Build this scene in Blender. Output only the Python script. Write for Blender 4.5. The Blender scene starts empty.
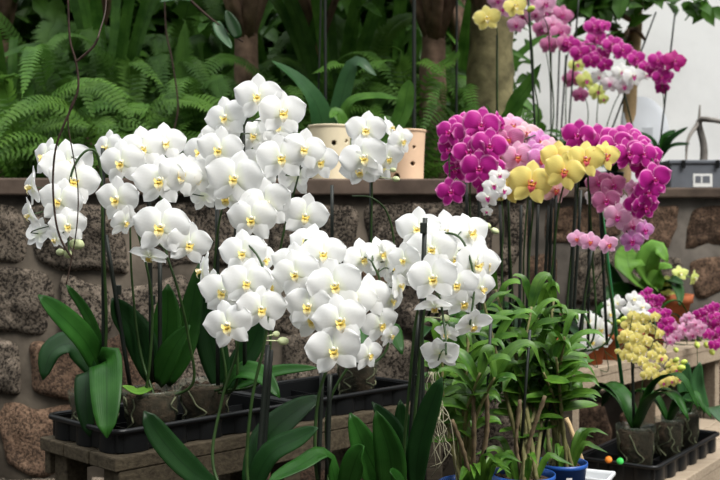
import bpy, math, random
from mathutils import Vector, Matrix, noise
random.seed(7)
R = math.radians
SC = bpy.context.scene
COL = SC.collection
V = Vector
EYE = 1.25
F = 1000.0
PITCH = math.atan(5 / F)

# ------------------------------------------------------------------ camera
cd = bpy.data.cameras.new('camera'); cam = bpy.data.objects.new('camera', cd); COL.objects.link(cam)
cd.sensor_width = 36; cd.lens = 50; cd.clip_start = 0.05
cam.location = (0, 0, EYE); cam.rotation_euler = (math.pi / 2 - PITCH, 0, 0)
cd.dof.use_dof = True; cd.dof.focus_distance = 1.95; cd.dof.aperture_fstop = 6.7
SC.camera = cam
ROT = cam.rotation_euler.to_matrix()
CAMP = V((0, 0, EYE))

def P(px, py, D):
    "point seen at a place of the photograph, D metres ahead of the camera"
    d = ROT @ V(((px - 360) / F, -(py - 240) / F, -1))
    return CAMP + d * (D / d.y)

def G(px, py, z):
    "point on the level z"
    d = ROT @ V(((px - 360) / F, -(py - 240) / F, -1))
    return CAMP + d * ((z - EYE) / d.z)

# ------------------------------------------------------------------ materials
def nt(name):
    m = bpy.data.materials.new(name); m.use_nodes = True
    n = m.node_tree; n.nodes.clear()
    out = n.nodes.new('ShaderNodeOutputMaterial')
    return m, n, out

def principled(n, color=(.5, .5, .5), rough=.5, spec=.5):
    b = n.nodes.new('ShaderNodeBsdfPrincipled')
    b.inputs['Base Color'].default_value = (*color, 1)
    b.inputs['Roughness'].default_value = rough
    b.inputs['Specular IOR Level'].default_value = spec
    return b

def ramp(n, stops, fac):
    r = n.nodes.new('ShaderNodeValToRGB')
    e = r.color_ramp.elements
    while len(e) < len(stops): e.new(.5)
    for k, (p, c) in enumerate(stops):
        e[k].position = p; e[k].color = (*c, 1)
    n.links.new(fac, r.inputs[0])
    return r.outputs[0]

def noise_tex(n, scale, detail=4, coord='Object', rough=.55, stretch=None):
    tc = n.nodes.new('ShaderNodeTexCoord')
    t = n.nodes.new('ShaderNodeTexNoise'); t.inputs['Scale'].default_value = scale
    t.inputs['Detail'].default_value = detail; t.inputs['Roughness'].default_value = rough
    src = tc.outputs[coord]
    if stretch:
        mp = n.nodes.new('ShaderNodeMapping'); mp.inputs['Scale'].default_value = stretch
        n.links.new(src, mp.inputs[0]); src = mp.outputs[0]
    n.links.new(src, t.inputs['Vector'])
    return t.outputs['Fac']

def mixc(n, fac, a, b, mode='MIX'):
    m = n.nodes.new('ShaderNodeMix'); m.data_type = 'RGBA'; m.blend_type = mode
    for sock, val in ((m.inputs[0], fac), (m.inputs[6], a), (m.inputs[7], b)):
        if hasattr(val, 'is_linked') or hasattr(val, 'links'): n.links.new(val, sock)
        elif isinstance(val, (int, float)): sock.default_value = val
        else: sock.default_value = (*val, 1)
    return m.outputs[2]

def math_n(n, op, a, b=None):
    m = n.nodes.new('ShaderNodeMath'); m.operation = op
    for k, val in enumerate((a, b)):
        if val is None: continue
        if hasattr(val, 'links'): n.links.new(val, m.inputs[k])
        else: m.inputs[k].default_value = val
    return m.outputs[0]

def uv(n):
    t = n.nodes.new('ShaderNodeUVMap'); s = n.nodes.new('ShaderNodeSeparateXYZ')
    n.links.new(t.outputs[0], s.inputs[0])
    return s.outputs[0], s.outputs[1]

def bump(n, b, h, strength=.4, dist=.01):
    bm = n.nodes.new('ShaderNodeBump'); bm.inputs['Strength'].default_value = strength
    bm.inputs['Distance'].default_value = dist
    n.links.new(h, bm.inputs['Height']); n.links.new(bm.outputs[0], b.inputs['Normal'])

def simple(name, color, rough=.5, spec=.5, var=.0, scale=30, bumpy=0, metallic=0):
    m, n, out = nt(name)
    b = principled(n, color, rough, spec)
    b.inputs['Metallic'].default_value = metallic
    if var or bumpy:
        f = noise_tex(n, scale)
        lo = tuple(c * (1 - var) for c in color); hi = tuple(min(1, c * (1 + var)) for c in color)
        n.links.new(ramp(n, [(.3, lo), (.7, hi)], f), b.inputs['Base Color'])
        if bumpy: bump(n, b, f, bumpy)
    n.links.new(b.outputs[0], out.inputs[0])
    return m

def thin(n, out, b, col, amount):
    "leaf or petal: part of the light passes through"
    t = n.nodes.new('ShaderNodeBsdfTranslucent')
    if hasattr(col, 'links'): n.links.new(col, t.inputs[0])
    else: t.inputs[0].default_value = (*col, 1)
    mx = n.nodes.new('ShaderNodeMixShader'); mx.inputs[0].default_value = amount
    n.links.new(b.outputs[0], mx.inputs[1]); n.links.new(t.outputs[0], mx.inputs[2])
    n.links.new(mx.outputs[0], out.inputs[0])

def petal_mat(name, heart, body, edge, edge_at=.86, vein=.06, trans=.3, blotch=0, veincol=None):
    m, n, out = nt(name)
    u, v = uv(n)
    b = principled(n, body, .55, .3)
    # |2v-1| across, u along
    av = math_n(n, 'ABSOLUTE', math_n(n, 'SUBTRACT', math_n(n, 'MULTIPLY', v, 2), 1))
    rim = math_n(n, 'MAXIMUM', av, math_n(n, 'MULTIPLY', u, 1.0))
    c = ramp(n, [(.0, heart), (.34, body), (1, body)], u)
    ef = ramp(n, [(edge_at, (0, 0, 0)), (min(.995, edge_at + .1), (1, 1, 1))], rim)
    c = mixc(n, ef, c, edge)
    # fine lengthwise veins
    w = math_n(n, 'SINE', math_n(n, 'MULTIPLY', v, 60))
    wf = math_n(n, 'MULTIPLY', math_n(n, 'GREATER_THAN', w, .72), vein)
    c = mixc(n, wf, c, veincol or tuple(x * .75 for x in body))
    if blotch:
        f = noise_tex(n, 26, 3)
        c = mixc(n, math_n(n, 'MULTIPLY', ramp(n, [(.42, (0, 0, 0)), (.62, (1, 1, 1))], f), blotch), c, heart)
    n.links.new(c, b.inputs['Base Color'])
    bump(n, b, w, .02, .001)
    thin(n, out, b, c, trans)
    return m

def lip_mat(name, base, mid, tip, speck=None):
    m, n, out = nt(name)
    u, v = uv(n)
    b = principled(n, base, .45, .4)
    c = ramp(n, [(.0, base), (.45, mid), (.85, tip)], u)
    if speck:
        f = noise_tex(n, 60, 2)
        c = mixc(n, ramp(n, [(.54, (0, 0, 0)), (.6, (1, 1, 1))], f), c, speck)
    n.links.new(c, b.inputs['Base Color'])
    thin(n, out, b, c, .2)
    return m

def leaf_mat(name, dark, light, rough=.45, trans=.18, spec=.16, var_scale=14, midrib=.5):
    m, n, out = nt(name)
    u, v = uv(n)
    b = principled(n, dark, rough, spec)
    f = noise_tex(n, var_scale, 3)
    c = ramp(n, [(.32, dark), (.68, light)], f)
    av = math_n(n, 'ABSOLUTE', math_n(n, 'SUBTRACT', math_n(n, 'MULTIPLY', v, 2), 1))
    rib = math_n(n, 'MULTIPLY', math_n(n, 'LESS_THAN', av, .05), midrib)
    c = mixc(n, rib, c, tuple(x * .55 for x in dark))
    oi = n.nodes.new('ShaderNodeObjectInfo')
    hv = n.nodes.new('ShaderNodeHueSaturation')
    n.links.new(math_n(n, 'ADD', math_n(n, 'MULTIPLY', oi.outputs['Random'], .5), .75), hv.inputs['Value'])
    n.links.new(c, hv.inputs['Color']); c = hv.outputs[0]
    n.links.new(c, b.inputs['Base Color'])
    w = math_n(n, 'SINE', math_n(n, 'MULTIPLY', v, 90))
    bump(n, b, w, .05, .002)
    thin(n, out, b, c, trans)
    return m

M = {}
M['white'] = petal_mat('white petal', (.86, .90, .72), (.91, .91, .90), (.93, .93, .93), .9, .0, .38)
M['magenta'] = petal_mat('magenta petal', (.30, .004, .14), (.50, .014, .28), (.80, .26, .56), .80, .30, .25)
M['crimson'] = petal_mat('crimson petal', (.25, .004, .10), (.44, .012, .20), (.55, .04, .25), .93, .3, .22)
M['pink'] = petal_mat('pink petal', (.75, .25, .42), (.80, .42, .62), (.88, .62, .74), .8, .45, .3, veincol=(.62, .13, .38))
M['salmon'] = petal_mat('salmon pink petal', (.85, .45, .40), (.86, .52, .58), (.90, .68, .70), .8, .4, .3, veincol=(.70, .20, .34))
M['lilac'] = petal_mat('lilac pink petal', (.62, .10, .42), (.66, .30, .60), (.82, .58, .76), .78, .5, .3, blotch=.45, veincol=(.5, .06, .4))
M['rose'] = petal_mat('rose petal', (.50, .06, .22), (.62, .20, .40), (.76, .40, .56), .82, .5, .28, veincol=(.45, .03, .2))
M['yellow'] = petal_mat('yellow petal', (.75, .55, .10), (.86, .74, .22), (.90, .80, .38), .9, .2, .3, veincol=(.85, .55, .12))
M['pale_yellow'] = petal_mat('pale yellow petal', (.70, .56, .08), (.83, .72, .22), (.88, .82, .45), .85, .15, .3)
M['lime'] = petal_mat('lime petal', (.5, .6, .1), (.68, .74, .22), (.75, .8, .4), .88, .15, .3)
M['blush'] = petal_mat('blush petal', (.80, .40, .58), (.87, .78, .82), (.9, .86, .87), .88, .15, .3)
M['lip_yellow'] = lip_mat('yellow lip', (.82, .64, .12), (.88, .76, .28), (.93, .91, .80), (.72, .42, .08))
M['lip_cream'] = lip_mat('cream lip', (.85, .70, .16), (.88, .80, .42), (.92, .92, .88))
M['lip_magenta'] = lip_mat('magenta lip', (.40, .01, .10), (.52, .01, .26), (.60, .04, .36))
M['lip_red'] = lip_mat('red lip', (.75, .35, .05), (.60, .07, .06), (.62, .10, .16), (.35, .01, .03))
M['column'] = simple('flower column', (.90, .89, .84), .45)
M['column_pink'] = simple('flower column pink', (.72, .30, .52), .45)
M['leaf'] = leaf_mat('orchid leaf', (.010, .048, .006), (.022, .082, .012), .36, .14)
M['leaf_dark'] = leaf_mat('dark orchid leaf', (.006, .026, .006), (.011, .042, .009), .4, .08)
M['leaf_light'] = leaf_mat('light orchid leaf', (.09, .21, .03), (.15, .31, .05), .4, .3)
M['leaf_blue'] = leaf_mat('greyish leaf', (.024, .078, .026), (.040, .110, .036), .33, .12, .3)
M['cane_leaf'] = leaf_mat('cane orchid leaf', (.020, .080, .007), (.11, .235, .026), .4, .3, .35, 22)
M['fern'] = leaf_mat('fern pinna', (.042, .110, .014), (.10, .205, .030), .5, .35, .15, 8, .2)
M['fern_dark'] = leaf_mat('shaded fern pinna', (.034, .092, .014), (.085, .185, .030), .5, .3, .15, 8, .2)  # darker copy of the fern green, shade put into its colour
M['strap'] = leaf_mat('strap leaf', (.030, .095, .012), (.085, .20, .030), .42, .3)
M['shrub'] = leaf_mat('shrub leaf', (.028, .085, .010), (.085, .20, .028), .42, .25, .2, 5)
M['treeleaf'] = leaf_mat('tree leaf', (.035, .11, .012), (.085, .21, .025), .4, .35, .2, 5)
M['stem'] = simple('flower stem green', (0.024, 0.054, 0.012), .45, .4, .3, 40)
M['stem_light'] = simple('light green stem', (.16, .24, .05), .45, .4, .25, 40)
M['stake'] = simple('black plant stake', (.012, .016, .012), .5, .4)
M['stake_green'] = simple('green plant stake', (.03, .2, .07), .45, .4)
M['bud'] = simple('bud', (.62, .68, .38), .5, .4, .15, 30)
M['bud_pink'] = simple('pink bud', (.55, .14, .30), .5, .4, .15, 30)
M['bud_green'] = simple('green bud', (.50, .60, .10), .5, .4, .15, 30)
M['bark'] = simple('bark mix', (.055, .035, .022), .9, .2, .6, 60, .8)
M['soil'] = simple('bed soil', (0.0132, 0.009, 0.006), .95, .1, .5, 30, .6)
M['root'] = simple('aerial root', (.30, .28, .19), .7, .2, .3, 60)
M['twig'] = simple('dry brown vine', (.035, .021, .015), .8, .2, .4, 60, .4)
M['black_plastic'] = simple('black tray plastic', (.006, .0065, .007), .38, .3)
M['blue_plastic'] = simple('blue pot plastic', (.012, .075, .32), .4, .5)
M['white_plastic'] = simple('white plastic', (.62, .63, .64), .5, .4)
M['grey_plastic'] = simple('grey plastic', (.12, .13, .15), .55, .4, .15, 8)
M['sticker'] = simple('white sticker', (.75, .75, .73), .5, .3)
M['orange_tag'] = simple('orange tag', (.85, .25, .03), .5, .3)
M['green_tag'] = simple('green tag', (.06, .55, .10), .5, .3)
M['terracotta'] = simple('terracotta', (0.336, 0.1, 0.04), .8, .2, .25, 18, .15)
M['cream_ceramic'] = simple('cream ceramic', (.76, .66, .46), .6, .35, .08, 12, .05)
M['peach_ceramic'] = simple('peach ceramic', (.78, .54, .36), .6, .35, .08, 12, .05)
M['hole'] = simple('pot inside', (.05, .035, .02), .9, .1)
M['post'] = simple('tan wood pole', (.36, .25, .13), .8, .2, .3, 14, .3)
M['bamboo'] = simple('split bamboo', (.50, .36, .19), .6, .3, .2, 25)
M['trunk_brown'] = simple('brown trunk', (.20, .13, .09), .9, .2, .5, 16, .8)
M['trunk_tan'] = simple('tan trunk', (.28, .20, .10), .9, .2, .35, 14, .6)
M['trunk_mossy'] = simple('mossy trunk', (.17, .15, .075), .9, .2, .6, 12, .8)
M['pale_grey'] = simple('pale grey', (.50, .52, .55), .6, .3)
M['branch_grey'] = simple('grey driftwood', (.22, .20, .18), .85, .2, .4, 20, .5)

def wood(name, a, b_):
    m, n, out = nt(name)
    b = principled(n, a, .85, .2)
    f = noise_tex(n, 9, 6, stretch=(1, 14, 14))
    g = noise_tex(n, 3, 3)
    c = ramp(n, [(.3, a), (.7, b_)], f)
    c = mixc(n, math_n(n, 'MULTIPLY', g, .5), c, tuple(x * .35 for x in a))
    n.links.new(c, b.inputs['Base Color']); bump(n, b, f, .5, .004)
    n.links.new(b.outputs[0], out.inputs[0]); return m
M['wood'] = wood('weathered plank', (.040, .030, .019), (.11, .088, .056))
M['wood_light'] = wood('sunlit plank', (.30, .23, .16), (.48, .39, .29))  # lighter copy of the plank, sunlight put into its colour
M['wood_dark'] = wood('dark plank', (0.03, 0.024, 0.016), (0.06, 0.0475, 0.0325))  # darker plank tone for bench, side table and block

def stone(name, a, b_, pit):
    m, n, out = nt(name)
    b = principled(n, a, .92, .15)
    big = noise_tex(n, 5, 4)
    fine = noise_tex(n, 110, 5, rough=.75); mid_ = noise_tex(n, 22, 4, rough=.65)
    c = ramp(n, [(.3, a), (.7, b_)], big)
    oi = n.nodes.new('ShaderNodeAttribute'); oi.attribute_name = 'tone'
    hv = n.nodes.new('ShaderNodeHueSaturation')
    n.links.new(c, hv.inputs['Color']); n.links.new(oi.outputs['Fac'], hv.inputs['Value']); c = hv.outputs[0]
    pf = ramp(n, [(.46, (1, 1, 1)), (.52, (0, 0, 0))], mixc(n, .22, fine, mid_))
    c = mixc(n, ramp(n, [(.55, (0, 0, 0)), (.68, (.6, .6, .6))], mid_), c, tuple(min(1, x * 1.7) for x in b_))
    c = mixc(n, math_n(n, 'MULTIPLY', pf, pit), c, (.012, .010, .008))
    n.links.new(c, b.inputs['Base Color'])
    bump(n, b, fine, 1.0, .012)
    n.links.new(b.outputs[0], out.inputs[0]); return m
M['stone'] = stone('porous stone', (.085, .070, .054), (.235, .19, .148), .95)
M['stone_red'] = stone('reddish stone', (0.104, 0.064, 0.044), (0.24, 0.152, 0.1), .75)
M['mortar'] = simple('mortar', (.070, .058, .045), .95, .1, .55, 7, .8)
M['mortar_dark'] = simple('grey mortar', (0.1125, 0.0975, 0.0825), .95, .1, .35, 9, .5)
M['coping'] = simple('coping slab', (.105, .076, .058), .85, .2, .5, 6, .5)
M['concrete'] = simple('floor concrete', (.05, .045, .04), .9, .2, .3, 4, .3)

def whitewall():
    m, n, out = nt('whitewashed wall')
    b = principled(n, (.8, .8, .79), .85, .2)
    f = noise_tex(n, 2.2, 5)
    c = ramp(n, [(.3, (.66, .66, .65)), (.6, (.80, .80, .79))], f)
    tc = n.nodes.new('ShaderNodeTexCoord'); s = n.nodes.new('ShaderNodeSeparateXYZ')
    n.links.new(tc.outputs['Object'], s.inputs[0])
    low = ramp(n, [(.33, (1, 1, 1)), (.45, (0, 0, 0))], math_n(n, 'ADD', math_n(n, 'MULTIPLY', s.outputs[2], .25), math_n(n, 'MULTIPLY', f, .12)))
    c = mixc(n, math_n(n, 'MULTIPLY', low, .35), c, (.40, .34, .27))
    n.links.new(c, b.inputs['Base Color']); bump(n, b, f, .2)
    n.links.new(b.outputs[0], out.inputs[0]); return m
M['whitewall'] = whitewall()

def clear_plastic():
    m, n, out = nt('clear pot plastic')
    b = principled(n, (.16, .19, .14), .25, .5)
    t = n.nodes.new('ShaderNodeBsdfTransparent')
    f = noise_tex(n, 18, 3)
    mx = n.nodes.new('ShaderNodeMixShader')
    n.links.new(ramp(n, [(.3, (.72, .72, .72)), (.7, (.88, .88, .88))], f), mx.inputs[0])
    n.links.new(b.outputs[0], mx.inputs[1]); n.links.new(t.outputs[0], mx.inputs[2])
    n.links.new(mx.outputs[0], out.inputs[0]); return m
M['clear'] = clear_plastic()
M['pot_root'] = simple('root in pot', (.16, .17, .10), .7, .2, .3, 60)

# ------------------------------------------------------------------ mesh builder
class MB:
    def __init__(s): s.v = []; s.f = []; s.m = []; s.uv = []; s.tone = []
    def vert(s, p, u=(0, 0), tone=1):
        s.v.append(V(p)); s.uv.append(u); s.tone.append(tone); return len(s.v) - 1
    def face(s, idx, m=0): s.f.append(tuple(idx)); s.m.append(m)
    def grid(s, rows, m=0, closed=False):
        "rows: list of lists of vertex ids"
        for a, b in zip(rows, rows[1:]):
            k = len(a)
            for i in range(k if closed else k - 1):
                j = (i + 1) % k
                s.face((a[i], a[j], b[j], b[i]), m)
    def box(s, lo, hi, m=0, xf=None):
        x0, y0, z0 = lo; x1, y1, z1 = hi
        c = [V(p) for p in ((x0, y0, z0), (x1, y0, z0), (x1, y1, z0), (x0, y1, z0), (x0, y0, z1), (x1, y0, z1), (x1, y1, z1), (x0, y1, z1))]
        if xf: c = [xf @ p for p in c]
        i = [s.vert(p) for p in c]
        for q in ((3, 2, 1, 0), (4, 5, 6, 7), (0, 1, 5, 4), (1, 2, 6, 5), (2, 3, 7, 6), (3, 0, 4, 7)):
            s.face([i[k] for k in q], m)
    def tube(s, pts, r, n=6, m=0, cap=True):
        pts = [V(p) for p in pts]
        rows = []
        t0 = (pts[1] - pts[0]).normalized()
        a = t0.orthogonal().normalized()
        for k, p in enumerate(pts):
            t = (pts[min(k + 1, len(pts) - 1)] - pts[max(k - 1, 0)]).normalized()
            a = (a - t * a.dot(t))
            a = a.normalized() if a.length > 1e-6 else t.orthogonal().normalized()
            b = t.cross(a)
            rr = r[k] if isinstance(r, (list, tuple)) else r
            rows.append([s.vert(p + (a * math.cos(2 * math.pi * j / n) + b * math.sin(2 * math.pi * j / n)) * rr, (k / (len(pts) - 1), j / n)) for j in range(n)])
        s.grid(rows, m, True)
        if cap:
            s.face(rows[0][::-1], m); s.face(rows[-1], m)
    def lathe(s, prof, c=(0, 0, 0), n=28, m=0, cap_bottom=True, cap_top=False):
        c = V(c); rows = []
        for (r, z) in prof:
            rows.append([s.vert(c + V((r * math.cos(2 * math.pi * j / n), r * math.sin(2 * math.pi * j / n), z))) for j in range(n)])
        s.grid(rows, m, True)
        if cap_bottom: s.face(rows[0][::-1], m)
        if cap_top: s.face(rows[-1], m)
    def blob(s, c, r, m=0, n=8, k=5, axis=None):
        c = V(c); rx, ry, rz = (r, r, r) if isinstance(r, (int, float)) else r
        q = axis.to_track_quat('Z', 'Y').to_matrix() if axis else Matrix.Identity(3)
        rows = []
        for i in range(1, k):
            th = math.pi * i / k
            rows.append([s.vert(c + q @ V((rx * math.sin(th) * math.cos(2 * math.pi * j / n), ry * math.sin(th) * math.sin(2 * math.pi * j / n), -rz * math.cos(th)))) for j in range(n)])
        s.grid(rows, m, True)
        a = s.vert(c + q @ V((0, 0, -rz))); b = s.vert(c + q @ V((0, 0, rz)))
        for j in range(n):
            s.face((a, rows[0][(j + 1) % n], rows[0][j]), m); s.face((b, rows[-1][j], rows[-1][(j + 1) % n]), m)
    def ribbon(s, pts, width, prof, N, fold=.15, nu=12, nv=4, m=0, wave=0):
        "a leaf blade along pts; prof(t) scales width; N points to its upper side; fold lifts the edges"
        pts = smooth_path(pts, nu)
        rows = []
        ph = random.random() * 6
        for k, p in enumerate(pts):
            t = k / (len(pts) - 1)
            tg = (pts[min(k + 1, len(pts) - 1)] - pts[max(k - 1, 0)]).normalized()
            sd = tg.cross(N)
            sd = sd.normalized() if sd.length > 1e-4 else tg.orthogonal().normalized()
            up = sd.cross(tg).normalized()
            w = width * prof(t) / 2
            row = []
            for j in range(nv + 1):
                q = 2 * j / nv - 1
                lift = fold * abs(q) * w + (wave * w * math.sin(ph + t * 9 + q * 1.5) if wave else 0)
                row.append(s.vert(p + sd * q * w + up * lift, (t, j / nv)))
            rows.append(row)
        s.grid(rows, m)
    def build(s, name, mats, parent=None, loc=None, smooth=True):
        me = s.mesh(name, mats, loc or (parent.location if parent else None), smooth)
        o = bpy.data.objects.new(name, me); COL.objects.link(o)
        if parent: o.parent = parent
        elif loc is not None: o.location = loc
        return o
    def mesh(s, name, mats, off=None, smooth=True):
        off = V(off) if off is not None else V((0, 0, 0))
        me = bpy.data.meshes.new(name)
        me.from_pydata([p - off for p in s.v], [], s.f)
        if not isinstance(mats, (list, tuple)): mats = [mats]
        for x in mats: me.materials.append(x)
        me.polygons.foreach_set('material_index', s.m)
        if smooth: me.polygons.foreach_set('use_smooth', [True] * len(s.f))
        ul = me.uv_layers.new(name='UVMap')
        flat = []
        for l in me.loops: flat += s.uv[l.vertex_index]
        ul.data.foreach_set('uv', flat)
        if any(t != 1 for t in s.tone):
            at = me.attributes.new('tone', 'FLOAT', 'POINT'); at.data.foreach_set('value', s.tone)
        me.update()
        return me

def smooth_path(pts, n):
    pts = [V(p) for p in pts]
    if len(pts) == 2: return [pts[0].lerp(pts[1], i / n) for i in range(n + 1)]
    ext = [pts[0] * 2 - pts[1]] + pts + [pts[-1] * 2 - pts[-2]]
    segs = len(pts) - 1
    out = []
    for i in range(n + 1):
        x = i / n * segs; k = min(int(x), segs - 1); t = x - k
        a, b, c, d = ext[k:k + 4]
        out.append(.5 * ((2 * b) + (c - a) * t + (2 * a - 5 * b + 4 * c - d) * t * t + (3 * b - a - 3 * c + d) * t ** 3))
    return out

def empty(name, loc, label=None, cat=None, group=None):
    o = bpy.data.objects.new(name, None); COL.objects.link(o); o.location = loc; o.empty_display_size = .05
    if label: tag(o, label, cat, group)
    return o
def tag(o, label, cat, group=None):
    o['label'] = label; o['category'] = cat
    if group: o['group'] = group
    return o
def struct(o): o['kind'] = 'structure'; return o
def bevel(o, w=.003):
    m = o.modifiers.new('bevel', 'BEVEL'); m.width = w; m.segments = 2; m.limit_method = 'ANGLE'
    return o
def solid(o, t):
    m = o.modifiers.new('solid', 'SOLIDIFY'); m.thickness = t; m.offset = 0
    return o

# ------------------------------------------------------------------ blossoms
def tepal(mb, ang, L, W, z0, cup, edge, ruf, pw=.82, claw=.03, nt_=9, ns=8, m=0, roll=0):
    d = V((math.cos(ang), math.sin(ang), 0)); e = V((-d.y, d.x, 0))
    rows = []; ph = random.random() * 6
    for i in range(nt_ + 1):
        t = math.sin(math.pi / 2 * i / nt_) * .999
        tt = t ** pw
        w = W / 2 * max((1 - abs(2 * tt - 1) ** 2.1), 0) ** .52
        w = max(w, claw * (1 - t))
        row = []
        for j in range(ns + 1):
            q = 2 * j / ns - 1
            z = z0 + cup * t * t * L - edge * q * q * w + ruf * math.sin(ph + 7 * t + 4 * q) * (t * .6 + abs(q) * .4) + roll * q * w
            bow = .06 * L * (q * q) * t            # rounder shoulders
            row.append(mb.vert(d * (.015 + t * L - bow) + e * q * w + V((0, 0, z)), (t, j / ns)))
        rows.append(row)
    mb.grid(rows, m)

def blossom_mesh(name, mat, kind, var):
    rnd = random.Random(var * 13 + 5)
    mb = MB()
    j = lambda a: rnd.uniform(-a, a)
    cup = (.10, -.06, .20, .02)[var % 4] + j(.05)
    if kind == 'round':        # wide moth orchid
        tepal(mb, R(90 + j(6)), .50, .36, 0, -.10 + j(.1), .10, .010)
        for sgn in (-1, 1):
            tepal(mb, R(-90 + sgn * (38 + j(4))), .50, .33, -.004, -.06 + j(.1), .10, .012)
        for sgn in (-1, 1):
            tepal(mb, R(90 - sgn * (77 + j(6))), .52, .60 + j(.03), .028, cup + j(.06), .22 + j(.08), .018, .80, .05, 10, 10, roll=sgn * .1)
    else:                      # narrower, star-shaped
        tepal(mb, R(90 + j(5)), .48, .30, 0, -.15 + j(.1), .1, .012)
        for sgn in (-1, 1):
            tepal(mb, R(-90 + sgn * (36 + j(5))), .48, .29, -.004, -.1 + j(.1), .1, .012)
        for sgn in (-1, 1):
            tepal(mb, R(90 - sgn * (76 + j(6))), .51, .46, .024, cup - .05 + j(.06), .2, .015, .78, .04, roll=sgn * .08)
    return mb.mesh(name, mat)

def lip_geo(mb, m0=0, m1=1):
    # column, callus, two side lobes, mid lobe
    mb.blob((0, .03, .065), (.032, .03, .05), m1, 8, 5, V((0, .3, 1)))
    for sgn in (-1, 1):
        pts = [V((sgn * .018, -.035, .05)), V((sgn * .065, -.03, .10)), V((sgn * .095, .015, .15)), V((sgn * .075, .045, .17))]
        mb.ribbon(pts, .10, lambda t: .5 + .6 * math.sin(math.pi * min(1, t * 1.02)), V((-sgn, .4, .3)), .25, 6, 3, m0)
    mb.ribbon([V((0, -.025, .07)), V((0, -.075, .115)), V((0, -.135, .13)), V((0, -.205, .10))], .125,
              lambda t: .55 + .75 * math.sin(math.pi * min(1, t * 1.25)) if t < .6 else max(.12, 1.1 * (1 - (t - .6) / .4) ** .8), V((0, .5, 1)), .3, 8, 4, m0)
    mb.blob((0, -.045, .115), (.045, .03, .028), m0, 8, 5)

BL = {}; LP = {}
def blossom(mat, kind, var, lip, col):
    k = (mat, kind, var)
    if k not in BL: BL[k] = blossom_mesh('flower', M[mat], kind, var)
    if lip not in LP:
        mb = MB(); lip_geo(mb); LP[lip] = mb.mesh('lip', [M[lip], M[col]])
    return BL[k], LP[lip]
SMALL = {}
def small_blossom(mat, kind, var, lip, col):
    k = (mat, kind, var, lip)
    if k not in SMALL:
        mb = MB(); rnd = random.Random(var)
        tepal(mb, R(90), .46, .36, 0, -.1, .1, .012, nt_=6, ns=5)
        for s_ in (-1, 1): tepal(mb, R(-90 + s_ * 38), .46, .34, -.004, -.08, .1, .012, nt_=6, ns=5)
        for s_ in (-1, 1): tepal(mb, R(90 - s_ * 78), .50, .55 if kind == 'round' else .44, .026, .05 + rnd.uniform(-.1, .1), .22, .02, nt_=6, ns=5)
        lip_geo(mb, 1, 2)
        SMALL[k] = mb.mesh('flower', [M[mat], M[lip], M[col]])
    return SMALL[k]

def facing(yaw, pitch, roll):
    y, p = R(yaw), R(pitch)
    z = V((math.sin(y) * math.cos(p), -math.cos(y) * math.cos(p), math.sin(p)))
    x = V((0, 0, 1)).cross(z); x = x.normalized() if x.length > 1e-4 else V((1, 0, 0))
    yv = z.cross(x)
    return Matrix((x, yv, z)).transposed().to_4x4() @ Matrix.Rotation(R(roll), 4, 'Z')

# ------------------------------------------------------------------ leaves
def oval(t): return max(.05, math.sin(math.pi * min(1, .06 + .94 * t) ** .8) ** .62)
def strap(t): return max(.04, (min(1, .35 + 2.2 * t)) * (1 - t ** 5) ** .6)
def lance(t): return max(.03, math.sin(math.pi * (.1 + .9 * t) ** .75) ** .9)
UPN = V((0, -.72, .7))

def add_leaf(parent, pts, wpx, mat='leaf', prof=oval, N=None, fold=.22, thick=.0016, name='leaf'):
    w3 = [P(*p) for p in pts]
    D = sum(p[2] for p in pts) / len(pts)
    mb = MB()
    mb.ribbon(w3, wpx * D / F, prof, N or UPN, fold, 12, 6)
    o = mb.build(name, M[mat], parent)
    if thick: solid(o, thick)
    return o

# ------------------------------------------------------------------ pots
def pot_geo(kind, r, h):
    mb = MB()
    t = .0025 if kind != 'terracotta' else .007
    if kind == 'terracotta':
        prof = [(r * .72, 0), (r * .92, h * .76), (r * 1.0, h * .77), (r * 1.02, h), (r * 1.02 - t, h), (r * .9, h * .74), (r * .7, t)]
    else:
        prof = [(r * .76, 0), (r * .95, h * .9), (r * 1.0, h * .91), (r * 1.0, h), (r - t, h), (r * .94, h * .88), (r * .75, t)]
    mb.lathe(prof, n=36, cap_bottom=True, cap_top=True)
    return mb
POT_MAT = {'clear': 'clear', 'blue': 'blue_plastic', 'terracotta': 'terracotta', 'black': 'black_plastic'}
def add_pot(parent, kind, r, h):
    mb = pot_geo(kind, r, h)
    o = mb.build('pot', M[POT_MAT[kind]], parent, loc=V((0, 0, 0)))
    # growing medium: a bed of bark chunks up to just under the rim
    mb = MB()
    mb.lathe([(r * .70, .004), (r * .90, h * .86), (r * .5, h * .89)], n=20, cap_top=True)
    rnd = random.Random(int(r * 1e5))
    for k in range(40):
        a = rnd.uniform(0, 6.28); q = rnd.uniform(0, .8) * r
        mb.blob((q * math.cos(a), q * math.sin(a), h * .88), (rnd.uniform(.005, .012), rnd.uniform(.004, .008), rnd.uniform(.004, .007)), 0, 5, 3,
                V((rnd.uniform(-1, 1), rnd.uniform(-1, 1), rnd.uniform(-1, 1))))
    mb.build('potting_bark', M['bark'], parent, loc=V((0, 0, 0)))
    if kind == 'clear':
        mb = MB()
        for k in range(9):
            a = rnd.uniform(0, 6.28); pts = []
            for i in range(6):
                z = h * (.86 - .16 * i); aa = a + .35 * i * rnd.uniform(-1, 1)
                rr = r * (.77 + .19 * z / h) - .0005
                pts.append((rr * math.cos(aa), rr * math.sin(aa), max(.006, z)))
            mb.tube(smooth_path(pts, 14), .0022, 5)
        mb.build('root', M['pot_root'], parent, loc=V((0, 0, 0)))
    return o

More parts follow.
